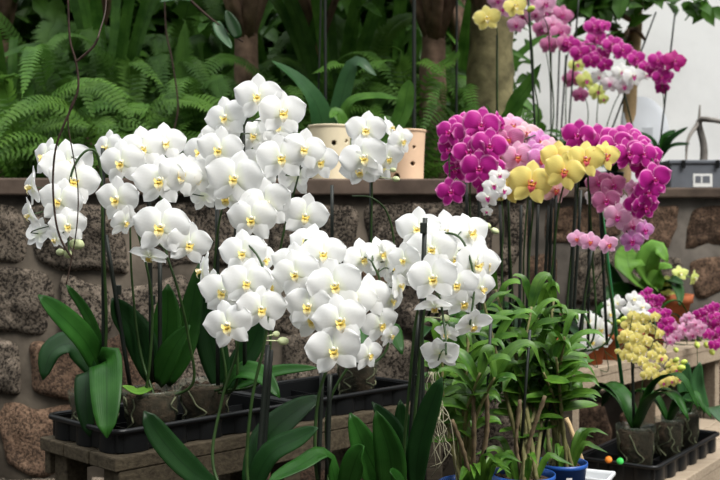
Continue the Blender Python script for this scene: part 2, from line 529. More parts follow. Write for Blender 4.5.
# ------------------------------------------------------------------ an orchid plant
def orchid(name, label, base, pot, spikes, flowers, color, kind='round', lip='lip_yellow', col='column', group=None, cat='orchid',
           leaves=(), stakes=(), buds=(), D0=2.0, spread=.07, small=False, stem='stem', stem_r=.0034, bud='bud', clips=(), auto_leaves=0,
           auto_mat='leaf', auto_len=.2, yaw0=0, stake_mat='stake', mats=None, leaf_rise=.09, ds=0, fs=.93):
    D0 += ds
    spikes = [[(x, y, d + ds) for (x, y, d) in sp] for sp in spikes]
    stakes = [(a, b, c, d, e + ds, f + ds) for (a, b, c, d, e, f) in stakes]
    clips = [(a, b, c + ds) for (a, b, c) in clips]
    leaves = [([(x, y, d + ds) for (x, y, d) in lf[0]], *lf[1:]) for lf in leaves]
    t = empty(name, base, label, cat, group)
    rnd = random.Random(label)
    pk, pr, phh = pot
    add_pot(t, pk, pr, phh)
    top = V(base) + V((0, 0, phh * .86))
    # spikes
    paths = []
    for sp in spikes:
        pts = [P(*q) for q in sp]
        foot = top + V((rnd.uniform(-.015, .015), rnd.uniform(-.015, .015), -.01))
        path = smooth_path([foot] + pts, 8 * (len(pts) + 1))
        paths.append(path)
    allp = [p for pa in paths for p in pa[len(pa) // 4:]]
    fl = []
    n = len(flowers)
    for k, fdef in enumerate(flowers):
        px, py, s = fdef[:3]
        yaw = fdef[3] if len(fdef) > 3 and fdef[3] is not None else yaw0 + rnd.uniform(-20, 20)
        pit = fdef[4] if len(fdef) > 4 and fdef[4] is not None else rnd.uniform(-12, 10)
        D = D0 + spread * (.5 - k / max(1, n - 1)) + rnd.uniform(-.006, .006)
        if len(fdef) > 5: D = D0 + fdef[5]
        S = s * fs * D / F
        mt = facing(yaw, pit, rnd.uniform(-14, 14))
        c = P(px, py - s * .06, D)
        fl.append((c, mt, S, k))
    # stems with a short stalk to each flower
    for si, path in enumerate(paths):
        mb = MB()
        L = len(path)
        mb.tube(path, [stem_r * (1 - .45 * i / L) for i in range(L)], 7)
        for (c, mt, S, k) in fl:
            back = c - (mt @ V((0, 0, 1))) * S * .03
            near = min(range(L // 4, L), key=lambda i: (path[i] - back).length + max(0, back.z - path[i].z) * .3)
            best = min(range(len(paths)), key=lambda q: min((p - back).length for p in paths[q][len(paths[q]) // 4:]))
            if best != si: continue
            a = path[near]
            if (a - back).length > .16: continue
            bpt = back - (mt @ V((0, 0, 1))) * S * .28
            mb.tube(smooth_path([a, a.lerp(bpt, .5) + V((0, 0, .008)), bpt, back], 8), .0013 if not small else .001, 5)
        mb.build('flower_stem', M[stem], t)
    for (c, mt, S, k) in fl:
        v = rnd.randrange(4)
        mk = mats[k % len(mats)] if mats else color
        if small:
            o = bpy.data.objects.new('flower', small_blossom(mk, kind, v % 2, lip, col))
            COL.objects.link(o)
        else:
            fm, lm = blossom(mk, kind, v, lip, col)
            o = bpy.data.objects.new('flower', fm); COL.objects.link(o)
            l = bpy.data.objects.new('lip', lm); COL.objects.link(l); l.parent = o
            l.scale = [rnd.uniform(.9, 1.1)] * 3
        o.parent = t
        o.matrix_local = Matrix.Translation(c - V(base)) @ mt @ Matrix.Scale(S, 4)
    for b_ in buds:
        px, py, s = b_[:3]
        D = D0 + (b_[3] if len(b_) > 3 else 0)
        mb = MB(); c = P(px, py, D); S = s * D / F
        if allp:
            a = min(allp, key=lambda p: (p - c).length)
            ax = (c - a) if (c - a).length > .005 else V((0, -.3, -1))
        else: a = c; ax = V((0, 0, -1))
        ax.normalize()
        mb.blob(c, (S * .36, S * .36, S * .52), 0, 9, 6, ax)
        if allp and (a - c).length < .12: mb.tube([a, c - ax * S * .4], .0011, 5)
        mb.build('bud', M[bud], t)
    for k, (x0, y0, x1, y1, d0, d1) in enumerate(stakes):
        mb = MB()
        mb.tube(smooth_path([P(x0, y0, d0), P(x1, y1, d1)], 4), .0046, 7)
        mb.build('stake', M[stake_mat], t)
    for (x, y, d) in clips:
        mb = MB(); c = P(x, y, d)
        mb.box(c + V((-.006, -.005, -.010)), c + V((.006, .007, .010)))
        bevel(mb.build('stem_clip', M['stake'], t, smooth=False), .0015)
    for lf in leaves:
        add_leaf(t, lf[0], lf[1], lf[2] if len(lf) > 2 else 'leaf', *(lf[3:]))
    a0 = rnd.uniform(0, 6.28)
    for k in range(auto_leaves):
        a = a0 + math.pi * k + rnd.uniform(-.4, .4)
        L = auto_len * rnd.uniform(.8, 1.15)
        d = V((math.cos(a), math.sin(a), 0))
        rise = leaf_rise * rnd.uniform(.6, 1.5)
        pts = [top, top + d * L * .3 + V((0, 0, rise * .8)), top + d * L * .7 + V((0, 0, rise)), top + d * L + V((0, 0, rise * .5))]
        mb = MB(); mb.ribbon(pts, L * .33, oval, V((0, 0, 1)), .25, 12, 6)
        solid(mb.build('leaf', M[auto_mat], t), .0016)
    return t

# ================================================================== SETTING
mb = MB(); mb.box((-4, -1.5, -.05), (5, 9, 0)); struct(mb.build('floor', M['concrete'], smooth=False))

def stone_wall(name, x0, x1, y, z1, thick, mats, seed, rows_h=(.19, .28), wid=(.20, .46), gap=.006):
    "rubble masonry: mortar body with rounded rough stones set in its face, all one wall"
    rnd = random.Random(seed)
    mb = MB()
    mb.box((x0, y, 0), (x1, y + thick, z1), 1)
    z = z1 - .012
    zl = lambda x, k: 0.022 * math.sin(x * 5.1 + k * 2.3) + .012 * math.sin(x * 11 + k)
    k = 0
    while z > .05:
        h = rnd.uniform(*rows_h); zb = max(0.02, z - h)
        x = x0 + rnd.uniform(-.2, 0)
        tilt_prev = rnd.uniform(-.03, .03)
        while x < x1:
            w = rnd.uniform(*wid); xe = x + w
            tilt = rnd.uniform(-.05, .05)
            xa, xb = max(x0 + .01, x), min(x1 - .01, xe)
            if xb - xa > .06:
                tp = (lambda q: z + (zl(q, k) if k else 0)); bt = (lambda q: zb + zl(q, k + 1))
                tone = rnd.uniform(.62, 1.2); bul = rnd.uniform(.012, .035); ph = rnd.uniform(0, 99)
                nu, nv = 22, 15
                rows = []
                for j in range(nv + 1):
                    b_ = 2 * j / nv - 1; row = []
                    for i in range(nu + 1):
                        a = 2 * i / nu - 1
                        # round the corners of the stone
                        rr = max(abs(a), abs(b_)); e = 7.0
                        ln = (abs(a) ** e + abs(b_) ** e) ** (1 / e)
                        sc = rr / ln if ln > 0 else 1
                        aa, bb = a * sc, b_ * sc
                        fx = (aa + 1) / 2; fz = (bb + 1) / 2
                        xl = xa + gap + tilt_prev * (fz - .5) * 2 * .5; xr = xb - gap + tilt * (fz - .5) * 2 * .5
                        px = xl + (xr - xl) * fx
                        pz = (bt(px) + gap * .7) * (1 - fz) + (tp(px) - gap * .7) * fz
                        nz = noise.noise(V((px * 14 + ph, pz * 14, ph)))
                        n2 = noise.noise(V((px * 45 + ph, pz * 45, ph)))
                        edge = max(0, 1 - rr ** 7)
                        px += nz * .012 * (1 if rr > .8 else .5); px += noise.noise(V((px * 7, pz * 7, ph + 9))) * .022; pz += noise.noise(V((px * 8, pz * 8, ph + 5))) * .028
                        d = -.006 + (bul + nz * .014 + n2 * .005) * edge ** .6
                        if rr == 1: d = -.01
                        row.append(mb.vert((px, y - d, pz), (fx, fz), tone))
                    rows.append(row)
                mb.grid(rows, 0 if rnd.random() < .85 else 2)
            x = xe; tilt_prev = tilt
        z = zb; k += 1
    return struct(mb.build(name, mats))

WY = 3.3                                   # face of the left wall
CAPZ0, CAPZ1 = P(0, 195, WY - .03).z, P(0, 178, WY - .03).z
stone_wall('wall_back', -4.2, .55, WY, CAPZ0, .25, [M['stone'], M['mortar'], M['stone_red']], 17)
mb = MB()
x = -4.2
for k, w in enumerate((1.6, 1.02, 1.18, 1.14)):   # four coping slabs end to end
    a = x + (.003 if k else 0); bq = min(x + w, .56)
    mb.box((a, WY - .03, CAPZ0), (bq, WY + .27, CAPZ1 - .002 * (k % 2)))
    x += w
o = mb.build('trim_1', M['coping'], smooth=False); bevel(o, .006); struct(o)
WR = 4.6                                   # face of the right wall
RZ0, RZ1 = P(0, 198, WR - .04).z, P(0, 187.5, WR - .04).z
stone_wall('wall_right', .56, 3.6, WR, RZ0, .25, [M['stone_red'], M['mortar_dark'], M['stone']], 11, (.18, .28), (.24, .46), .022)
mb = MB(); mb.box((.56, WR - .04, RZ0), (3.6, WR + .29, RZ1)); o = mb.build('trim_2', M['coping'], smooth=False); bevel(o, .008); struct(o)
# raised bed behind the walls
BZ = CAPZ1 - .03
mb = MB(); mb.box((-4.2, WY + .25, 0), (.55, 6.9, BZ)); struct(mb.build('ground_bed', M['soil'], smooth=False))
BZR = RZ1 - .02
mb = MB(); mb.box((.56, WR + .25, 0), (3.8, 6.5, BZR)); struct(mb.build('ground_terrace', M['soil'], smooth=False))
# whitewashed house wall at the right, plain backdrop behind the planting, coloured dark for garden shade
mb = MB(); mb.box((.96, 6.5, 0), (4.4, 6.7, 5.2)); struct(mb.build('wall_house', M['whitewall'], smooth=False))
M['dark_wall'] = simple('dark backdrop', (.018, .028, .014), .95, .1, .5, 6, .4)
mb = MB(); mb.box((-5.5, 6.9, 0), (.96, 7.1, 5.2)); struct(mb.build('wall_rear', M['dark_wall'], smooth=False))

# ------------------------------------------------------------------ tables
TZ = EYE - .43
O = G(125, 457, TZ); E = G(392, 408, TZ)
U = (E - O).normalized(); W = V((-U.y, U.x, 0))
def T(u, v, z=TZ): return V((O.x, O.y, z)) + U * u + W * v
def frame(o_): return Matrix.Translation(o_) @ Matrix((U, W, V((0, 0, 1)))).transposed().to_4x4()

def plank_table(label, origin, length, depth, z, thick, nb, mats, front=.06, group=None, name='plank_table', leg=.05, inset=.02, u_axis=None):
    xf = u_axis or frame(V((origin.x, origin.y, 0)))
    t = empty(name, xf.translation, label, 'table', group)
    bw = depth / nb
    for k in range(nb):
        mb = MB(); mb.box((0, k * bw + .002, z - thick), (length, (k + 1) * bw - .002, z), 0, xf)
        bevel(mb.build('board', mats[k % len(mats)], t, smooth=False), .003)
    for v0 in (.004, depth - .026):
        mb = MB(); mb.box((.01, v0, z - thick - front), (length - .01, v0 + .022, z - thick), 0, xf)
        bevel(mb.build('rail', mats[-1], t, smooth=False), .003)
    for u0 in (inset, length / 2, length - inset - leg):
        for v0 in (.028, depth - .028 - leg):
            mb = MB(); mb.box((u0, v0, 0), (u0 + leg, v0 + leg, z - thick), 0, xf)
            bevel(mb.build('leg', mats[-1], t, smooth=False), .003)
    return t
plank_table('weathered plank table carrying black trays along the stone wall', T(-.02, 0), .91, .30, TZ, .028, 3, [M['wood'], M['wood']], .05,
            u_axis=frame(T(-.02, 0, 0)))
BEN = .63
plank_table('low dark bench in front of the plank table, under the blue pots', T(-.50, -.76), 1.50, .70, BEN, .025, 4, [M['wood_dark']], .05,
            u_axis=frame(T(-.50, -.76, 0)))

def tray(label, xf, L, Wd, H, nx, ny, group=None):
    "nursery tray: rolled rim, flared side pockets, floor and cell ribs"
    t = empty('plant_tray', xf.translation, label, 'tray', group)
    mb = MB()
    th = .003
    mb.box((.01, .01, 0), (L - .01, Wd - .01, th), 0, xf)
    for (a, b_) in (((.004, .004), (L - .004, .008)), ((.004, Wd - .008), (L - .004, Wd - .004)), ((.004, .008), (.008, Wd - .008)), ((L - .008, .008), (L - .004, Wd - .008))):
        mb.box((a[0], a[1], th), (b_[0], b_[1], H), 0, xf)
    mb.build('tray_body', M['black_plastic'], t, smooth=False)
    mb = MB()
    c = .02
    loop = []
    for (cx, cy, a0) in ((L - c, c, -90), (L - c, Wd - c, 0), (c, Wd - c, 90), (c, c, 180)):
        for k in range(5):
            a = R(a0 + 22.5 * k); loop.append(xf @ V((cx + (c + .006) * math.cos(a), cy + (c + .006) * math.sin(a), H)))
    loop.append(loop[0])
    mb.tube(loop, .006, 7, cap=False)
    mb.build('rim', M['black_plastic'], t)
    mb = MB()
    for i in range(1, nx): mb.box((i * L / nx - .0015, .008, th), (i * L / nx + .0015, Wd - .008, H * .55), 0, xf)
    for k in range(1, ny): mb.box((.008, k * Wd / ny - .0015, th), (L - .008, k * Wd / ny + .0015, H * .55), 0, xf)
    mb.build('cell_divider', M['black_plastic'], t, smooth=False)
    for i in range(nx):
        for yy, sg in ((.004, -1), (Wd - .004, 1)):
            cx = (i + .5) * L / nx; hw = L / nx * .33; mb = MB()
            pr = [xf @ V((cx + hw * math.cos(R(q)), yy + sg * .010 * math.sin(R(q)) - sg * .001, z)) for z in (.001, H * .88) for q in range(0, 181, 20)]
            n_ = len(pr) // 2; ids = [mb.vert(p) for p in pr]
            mb.grid([ids[:n_], ids[n_:]]); mb.build('cell_pocket', M['black_plastic'], t)
    for k in range(ny):
        for xx, sg in ((.004, -1), (L - .004, 1)):
            cy = (k + .5) * Wd / ny; hw = Wd / ny * .33; mb = MB()
            pr = [xf @ V((xx + sg * .010 * math.sin(R(q)) - sg * .001, cy + hw * math.cos(R(q)), z)) for z in (.001, H * .88) for q in range(0, 181, 20)]
            n_ = len(pr) // 2; ids = [mb.vert(p) for p in pr]
            mb.grid([ids[:n_], ids[n_:]]); mb.build('cell_pocket', M['black_plastic'], t)
    return t
TRH = .045
tray('black nursery tray at the left end of the plank table under the white orchids', frame(T(-.005, .02, TZ + .0005)), .46, .26, TRH, 5, 3, 'black trays on the plank table')
tray('black nursery tray behind the front white orchids, right beside the left tray', frame(T(.475, .02, TZ + .0005)), .40, .26, TRH, 4, 3, 'black trays on the plank table')
TP = TZ + .004
t = empty('side_table', V((.17, 2.71, 0)), 'dark wooden table against the stone wall, under the magenta, pink and yellow orchids', 'table')
for k in range(3):
    mb = MB(); mb.box((.17, 2.715 + k * .135, TZ - .025), (.59, 2.715 + k * .135 + .132, TZ)); bevel(mb.build('board', M['wood_dark'], t, smooth=False), .003)
for lx in (.18, .535):
    for ly in (2.725, 3.06):
        mb = MB(); mb.box((lx, ly, 0), (lx + .045, ly + .045, TZ - .025)); bevel(mb.build('leg', M['wood_dark'], t, smooth=False), .003)

# right stand: two steps
S1 = EYE - .728; S2 = EYE - .44
C1 = G(655, 468, S1 + .055); D1 = G(722, 431, S1 + .055)
A2 = G(577, 373, S2); B2 = G(684, 349, S2)
U3 = (B2 - A2).normalized(); W3 = V((-U3.y, U3.x, 0))
def T3(u, v, z): return V((A2.x, A2.y, z)) + U3 * u + W3 * v
def frame3(o_): return Matrix.Translation(o_) @ Matrix((U3, W3, V((0, 0, 1)))).transposed().to_4x4()
U2 = (D1 - C1); U2.z = 0; U2.normalize(); W2 = V((-U2.y, U2.x, 0))
def frame2(o_): return Matrix.Translation(o_) @ Matrix((U2, W2, V((0, 0, 1)))).transposed().to_4x4()
def T2(u, v, z): return V((C1.x, C1.y, z)) + U2 * u + W2 * v
plank_table('sunlit wooden lower step holding the black tray at the right', None, 1.25, .29, S1, .03, 3, [M['wood_light']], .05, name='plant_stand',
            u_axis=frame2(T2(-.08, -.045, 0)), group=None)
plank_table('raised wooden shelf with terracotta pots behind the right tray', None, 1.35, .16, S2, .03, 2, [M['wood_light']], .05, name='plant_shelf',
            u_axis=frame3(T3(0, 0, 0)), group=None)
tray('black nursery tray of small orchids on the right wooden step', frame2(T2(0, 0, S1 + .0005)), .62, .235, .055, 6, 3)
SP1 = S1 + .004; SP2 = S2 + .0005

# ================================================================== WHITE ORCHIDS
GW = 'white moth orchids'
orchid('moth_orchid', 'white moth orchid hanging at far left beside the dry vines, its flowers cascading', T(.05, .195, TP), ('clear', .055, .10),
       [[(106, 340, 2.06), (103, 240, 2.03), (100, 165, 2.0), (88, 150, 1.98), (72, 172, 1.97), (68, 215, 1.96), (69, 255, 1.95)]],
       [(46, 160, 44, -35, 5), (39, 236, 36, 150, -10), (68, 168, 56, 8, 5), (33, 190, 46, -62, 0), (74, 184, 54, 20, 0), (31, 217, 38, -58, -15), (60, 204, 50, -6, 0), (68, 228, 40, 12, -5), (56, 240, 28, -30, -30)],
       'white', D0=1.97, spread=.09, buds=[(68, 254, 12), (77, 244, 16), (60, 252, 10)], stakes=[(104, 378, 103, 148, 2.07, 2.03)],
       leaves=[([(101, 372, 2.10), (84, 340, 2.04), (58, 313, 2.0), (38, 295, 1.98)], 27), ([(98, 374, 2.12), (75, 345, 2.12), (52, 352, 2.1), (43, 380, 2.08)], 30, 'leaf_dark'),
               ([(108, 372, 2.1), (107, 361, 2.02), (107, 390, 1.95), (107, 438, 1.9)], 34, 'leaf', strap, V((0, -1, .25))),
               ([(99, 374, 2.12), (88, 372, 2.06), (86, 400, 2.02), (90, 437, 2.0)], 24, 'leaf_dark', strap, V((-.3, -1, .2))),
               ([(106, 372, 2.14), (90, 320, 2.14), (66, 284, 2.12)], 11, 'leaf', strap)], group=GW)
orchid('moth_orchid', 'white moth orchid second from left, three tiers of flowers above the clear pot', T(.125, .095, TP), ('clear', .062, .105),
       [[(150, 360, 2.06), (152, 300, 2.05), (140, 240, 2.04), (122, 190, 2.03), (120, 150, 2.02)],
        [(192, 385, 2.07), (188, 335, 2.04), (178, 290, 2.0), (166, 250, 2.0), (165, 215, 2.02), (150, 160, 2.04)],
        [(140, 350, 2.1), (132, 280, 2.09), (130, 225, 2.08)]],
       [(204, 198, 34, 165, 0), (165, 146, 46, 20, 5), (108, 150, 40, -30, 5), (143, 152, 52, 5, 8), (195, 180, 48, 30, 0), (122, 166, 52, -8, 0), (150, 258, 42, -15, -55),
        (180, 178, 48, 25, 0), (160, 184, 56, 0, 2), (118, 202, 50, -14, 0), (124, 224, 36, 55, -20), (189, 247, 48, 18, -4), (161, 231, 62, 0, 2)],
       'white', D0=2.0, spread=.12, stakes=[(152, 380, 148, 130, 2.1, 2.07), (130, 385, 106, 235, 2.1, 2.07), (160, 380, 160, 262, 2.11, 2.08)],
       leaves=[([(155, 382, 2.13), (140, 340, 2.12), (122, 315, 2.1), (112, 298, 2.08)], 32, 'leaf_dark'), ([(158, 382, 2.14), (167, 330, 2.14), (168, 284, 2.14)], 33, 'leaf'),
               ([(158, 384, 2.1), (172, 352, 2.08), (190, 325, 2.07)], 28, 'leaf'), ([(165, 384, 2.13), (185, 340, 2.14), (200, 262, 2.16)], 30, 'leaf'),
               ([(150, 388, 2.08), (138, 392, 2.03), (122, 386, 2.0)], 12, 'leaf_light')],
       clips=[(152, 300, 2.085), (118, 290, 2.085)], group=GW)
orchid('moth_orchid', 'tall white moth orchid rising highest, against the ferns', T(.275, .11, TP), ('clear', .060, .105),
       [[(236, 385, 2.12), (234, 300, 2.1), (238, 230, 2.08), (236, 185, 2.06), (240, 140, 2.05), (252, 110, 2.03), (266, 92, 2.02)],
        [(226, 380, 2.12), (214, 300, 2.12), (218, 230, 2.1), (228, 190, 2.08)],
        [(262, 380, 2.12), (272, 300, 2.1), (282, 240, 2.07), (292, 200, 2.06), (300, 170, 2.05)]],
       [(277, 129, 42, 15, 0), (255, 139, 44, -10, 10), (296, 178, 50, 140, 5), (260, 168, 48, -5, 0), (202, 155, 48, -20, 5), (222, 138, 44, -15, 10), (226, 121, 50, -18, 5), (200, 180, 50, -20, 0), (227, 199, 46, -10, -30),
        (319, 164, 44, 22, -8), (258, 100, 52, -5, 8), (282, 116, 52, 16, 4), (220, 153, 52, -10, 4), (304, 152, 46, 8, 4), (281, 161, 54, 8, 0), (305, 219, 50, 10, -4), (235, 182, 62, -4, 2), (266, 207, 56, 2, 0), (252, 222, 54, -4, -4)],
       'white', D0=2.02, spread=.15, stakes=[(218, 385, 217, 205, 2.13, 2.11), (245, 380, 243, 120, 2.13, 2.07)],
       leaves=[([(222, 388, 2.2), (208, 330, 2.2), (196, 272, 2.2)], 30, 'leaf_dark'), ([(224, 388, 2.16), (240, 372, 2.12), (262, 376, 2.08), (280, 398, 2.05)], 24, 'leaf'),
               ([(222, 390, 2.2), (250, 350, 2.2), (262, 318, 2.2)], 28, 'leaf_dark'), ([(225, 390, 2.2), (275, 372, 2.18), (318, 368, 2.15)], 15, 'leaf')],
       clips=[(237, 232, 2.075), (242, 150, 2.05)], group=GW)
orchid('moth_orchid', 'small white moth orchid in front of the cream pots on the ledge', T(.775, .13, TP), ('clear', .055, .10),
       [[(372, 345, 2.42), (371, 250, 2.40), (372, 190, 2.38), (370, 150, 2.36)], [(388, 345, 2.44), (394, 255, 2.42), (388, 215, 2.4), (372, 198, 2.38), (352, 196, 2.38)]],
       [(396, 150, 34, 65, 5), (390, 130, 28, 70, 20), (380, 168, 38, 30, 0), (401, 143, 34, 40, -10), (388, 160, 34, 15, -20), (366, 133, 44, 0, 6), (360, 172, 42, -10, -25), (364, 161, 52, -3, 2)],
       'white', D0=2.34, ds=.16, spread=.1, stakes=[(371, 350, 371, 172, 2.42, 2.39), (332, 350, 332, 185, 2.48, 2.46)],
       buds=[(396, 179, 8), (393, 170, 7)], auto_leaves=4, auto_mat='leaf', auto_len=.2, group=GW)
orchid('moth_orchid', 'white moth orchid low at front left of the central mass, below the tall one', T(.055, -.31, BEN), ('clear', .060, .11),
       [[(247, 470, 1.78), (252, 400, 1.77), (264, 345, 1.76), (268, 310, 1.75), (262, 265, 1.76), (245, 240, 1.78)], [(214, 470, 1.8), (222, 400, 1.82), (238, 345, 1.82), (232, 300, 1.82)]],
       [(203, 274, 44, -68, 5), (262, 262, 44, 62, 0), (212, 290, 40, -40, 0), (268, 290, 46, 30, 0), (243, 256, 52, -4, 6), (224, 295, 54, -12, 0), (247, 286, 54, 4, 2), (261, 312, 54, 14, 0), (228, 328, 54, -8, -2)],
       'white', D0=1.78, spread=.1, buds=[(276, 334, 9), (283, 341, 12)], stakes=[(257, 480, 268, 345, 1.80, 1.79), (262, 480, 271, 350, 1.82, 1.81)],
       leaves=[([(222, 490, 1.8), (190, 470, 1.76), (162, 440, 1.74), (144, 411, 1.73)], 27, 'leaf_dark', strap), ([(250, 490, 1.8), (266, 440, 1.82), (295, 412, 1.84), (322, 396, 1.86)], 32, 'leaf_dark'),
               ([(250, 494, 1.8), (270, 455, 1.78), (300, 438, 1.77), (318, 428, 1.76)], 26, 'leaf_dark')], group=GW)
orchid('moth_orchid', 'white moth orchid in the middle of the front mass, facing forward in two columns', T(.18, -.37, BEN), ('clear', .060, .11),
       [[(316, 470, 1.8), (318, 400, 1.8), (334, 350, 1.79), (345, 310, 1.78), (342, 270, 1.79), (325, 245, 1.8), (305, 240, 1.8)],
        [(328, 470, 1.84), (330, 400, 1.84), (372, 330, 1.84), (380, 285, 1.83), (372, 262, 1.83)]],
       [(400, 274, 46, 150, 0), (386, 264, 44, 110, 5), (380, 257, 40, 35, 10), (362, 262, 46, 20, 6), (390, 303, 40, 55, 0), (398, 288, 34, 60, 10), (308, 246, 48, -20, 22), (380, 327, 44, 26, -10), (390, 337, 28, 50, -15), (370, 300, 50, 24, 0), (368, 357, 38, 40, -8),
        (323, 257, 50, 5, 8), (292, 268, 50, -22, 6), (313, 322, 48, -10, -10), (353, 302, 52, 12, 0), (296, 277, 54, -14, 2), (309, 309, 52, -12, 0), (335, 289, 60, 0, 2), (340, 324, 58, 3, 0), (334, 353, 60, -2, -2)],
       'white', D0=1.80, spread=.16, stakes=[(318, 480, 322, 370, 1.82, 1.81), (327, 480, 330, 375, 1.84, 1.83)],
       leaves=[([(338, 496, 1.8), (326, 455, 1.78), (300, 466, 1.74), (268, 482, 1.7)], 22, 'leaf', strap, V((0, -.4, .9))), ([(345, 494, 1.8), (356, 460, 1.77), (364, 446, 1.75)], 26, 'leaf'),
               ([(390, 500, 1.86), (368, 455, 1.84), (350, 413, 1.83)], 32, 'leaf', oval, V((.2, -1, .2))), ([(392, 500, 1.84), (390, 455, 1.82), (376, 411, 1.81)], 32, 'leaf', oval, V((-.2, -1, .2))),
               ([(390, 500, 1.9), (395, 440, 1.9), (372, 402, 1.88)], 26, 'leaf_dark', oval)], group=GW)
orchid('moth_orchid', 'white moth orchid at the right of the front mass, black clipped stake on top', T(.335, -.455, BEN), ('clear', .060, .11),
       [[(412, 465, 1.84), (418, 380, 1.83), (424, 310, 1.82), (430, 260, 1.84), (440, 235, 1.84), (462, 240, 1.82), (474, 280, 1.80), (470, 325, 1.78)],
        [(404, 465, 1.86), (410, 380, 1.85), (418, 310, 1.84), (436, 290, 1.80), (445, 330, 1.76), (446, 355, 1.74)]],
       [(398, 270, 44, -35, 0), (418, 232, 50, -15, 14), (448, 235, 50, 5, 14), (470, 236, 46, 16, 12), (440, 246, 46, 0, 10), (455, 262, 50, 10, 0), (486, 268, 44, 50, 0), (432, 252, 54, -8, 4), (405, 262, 38, -30, 0), (476, 267, 52, 20, 2), (480, 290, 42, 35, -15), (463, 304, 46, 10, -35),
        (447, 335, 28, -30, -40), (472, 327, 44, 22, -40), (456, 287, 48, 4, -6), (435, 308, 42, -10, -60), (433, 281, 54, -6, 0), (440, 356, 42, 165, 30)],
       'white', D0=1.82, spread=.12, stakes=[(416, 480, 425, 218, 1.86, 1.80), (408, 480, 418, 315, 1.88, 1.86), (424, 480, 421, 320, 1.87, 1.86)], clips=[(423.5, 228, 1.797), (418, 380, 1.84)],
       leaves=[([(416, 500, 1.84), (418, 455, 1.82), (428, 415, 1.80), (442, 377, 1.78)], 24, 'leaf_dark', strap, V((-.35, -1, .2))), ([(400, 500, 1.8), (396, 482, 1.76), (390, 472, 1.73)], 26, 'leaf', oval),
               ([(420, 500, 1.9), (405, 440, 1.92), (400, 400, 1.92)], 24, 'leaf_dark')],
       buds=[(445, 318, 10)], group=GW)
# aerial roots hang with the right white orchid's neighbour: a loose clump of pale roots
mbr = MB()
rt = empty('aerial_roots', P(436, 402, 1.93), 'pale wiry clump of aerial roots between white orchid and cane orchids', 'roots')
for k in range(11):
    x0 = 430 + random.uniform(-2, 8); pts = [P(x0, 372, 1.95)]
    for i in range(1, 6): pts.append(P(x0 + random.uniform(-4, 6) + i * random.uniform(-1.2, 4.0), 372 + i * random.uniform(12, 22), 1.95 + random.uniform(-.02, .02)))
    mbr.tube(smooth_path(pts, 14), .0009, 5)
mbr.build('root', M['root'], rt)

# ================================================================== COLOURED ORCHIDS ON THE PLANK TABLE
GC = 'coloured moth orchids by the stone wall'
def tb(px, py, z=TP): p = G(px, py, z); return p
def up(px0, py0, px1, py1, d0, d1): return [(px0 + (px1 - px0) * k / 4, py0 + (py1 - py0) * k / 4, d0 + (d1 - d0) * k / 4) for k in range(5)]
TB = lambda px, D: V((P(px, 300, D).x, D, TZ + .0005))
DD = 2.62
orchid('moth_orchid', 'deep magenta moth orchid with pale petal margins, left of the pink ones', V((0.25, 2.91, TZ + .0005)), ('black', .055, .11),
       [[(474, 340, 2.66), (471, 250, 2.65), (470, 190, 2.64), (474, 140, 2.63), (486, 122, 2.61)], [(480, 340, 2.67), (480, 250, 2.66), (478, 190, 2.65), (462, 140, 2.63), (450, 150, 2.6), (450, 190, 2.58)]],
       [(499, 127, 36, 60, 5), (463, 127, 36, 0, 10), (486, 185, 36, 0, -10), (456, 172, 34, -20, -10), (450, 152, 36, -30, 0), (450, 135, 40, -25, 5), (469, 137, 40, -10, 5), (493, 172, 36, 15, -5), (481, 128, 48, 0, 6), (451, 194, 38, -5, 0), (469, 154, 42, -14, 0), (489, 149, 48, 4, 2), (479, 171, 48, -4, -4)],
       'magenta', fs=0.8, lip='lip_magenta', col='column_pink', D0=2.58, ds=.16, spread=.12, stakes=[(479, 345, 479, 178, 2.67, 2.65), (470, 345, 466, 175, 2.68, 2.66)], auto_leaves=4, auto_mat='leaf_dark', group=GC)
orchid('moth_orchid', 'light pink moth orchid with red lips between the magenta and yellow orchids', V((0.37, 2.91, TZ + .0005)), ('black', .055, .11),
       [[(512, 340, 2.72), (510, 250, 2.71), (508, 190, 2.70), (510, 150, 2.69), (535, 135, 2.68)], [(520, 340, 2.72), (524, 250, 2.7), (530, 190, 2.7), (545, 155, 2.69)]],
       [(512, 128, 34, 10, 10), (527, 136, 34, 10, 10), (540, 144, 34, 15, 10), (551, 152, 34, 20, 5), (505, 171, 32, -10, -5), (500, 158, 30, -15, 0), (548, 171, 36, 10, 0), (531, 156, 38, 8, 0), (518, 174, 36, 0, -5), (508, 142, 40, -4, 4), (517, 159, 40, 4, 0), (555, 192, 38, 15, -5), (541, 162, 36, 10, 0)],
       'pink', fs=0.82, mats=['pink', 'salmon', 'lilac', 'salmon', 'rose'], lip='lip_red', col='column_pink', D0=2.66, ds=.16, spread=.1, stakes=[(511, 345, 508, 190, 2.73, 2.71), (504, 345, 500, 205, 2.72, 2.70)], auto_leaves=4, auto_mat='leaf_dark', group=GC)
orchid('moth_orchid', 'yellow moth orchid with red lips, left of the other yellow one', V((0.42, 2.79, TZ + .0005)), ('black', .055, .11),
       [[(528, 340, 2.63), (529, 260, 2.62), (533, 205, 2.6), (528, 180, 2.59), (512, 172, 2.58)]],
       [(507, 192, 36, -20, -20), (531, 186, 52, 0, -2)],
       'yellow', fs=.88, lip='lip_red', D0=2.55, ds=.16, spread=.05, stakes=[(519, 345, 521, 205, 2.62, 2.6), (526, 345, 530, 200, 2.64, 2.61), (534, 345, 538, 205, 2.64, 2.61), (541, 350, 549, 205, 2.66, 2.63)], auto_leaves=3, auto_mat='leaf', group=GC)
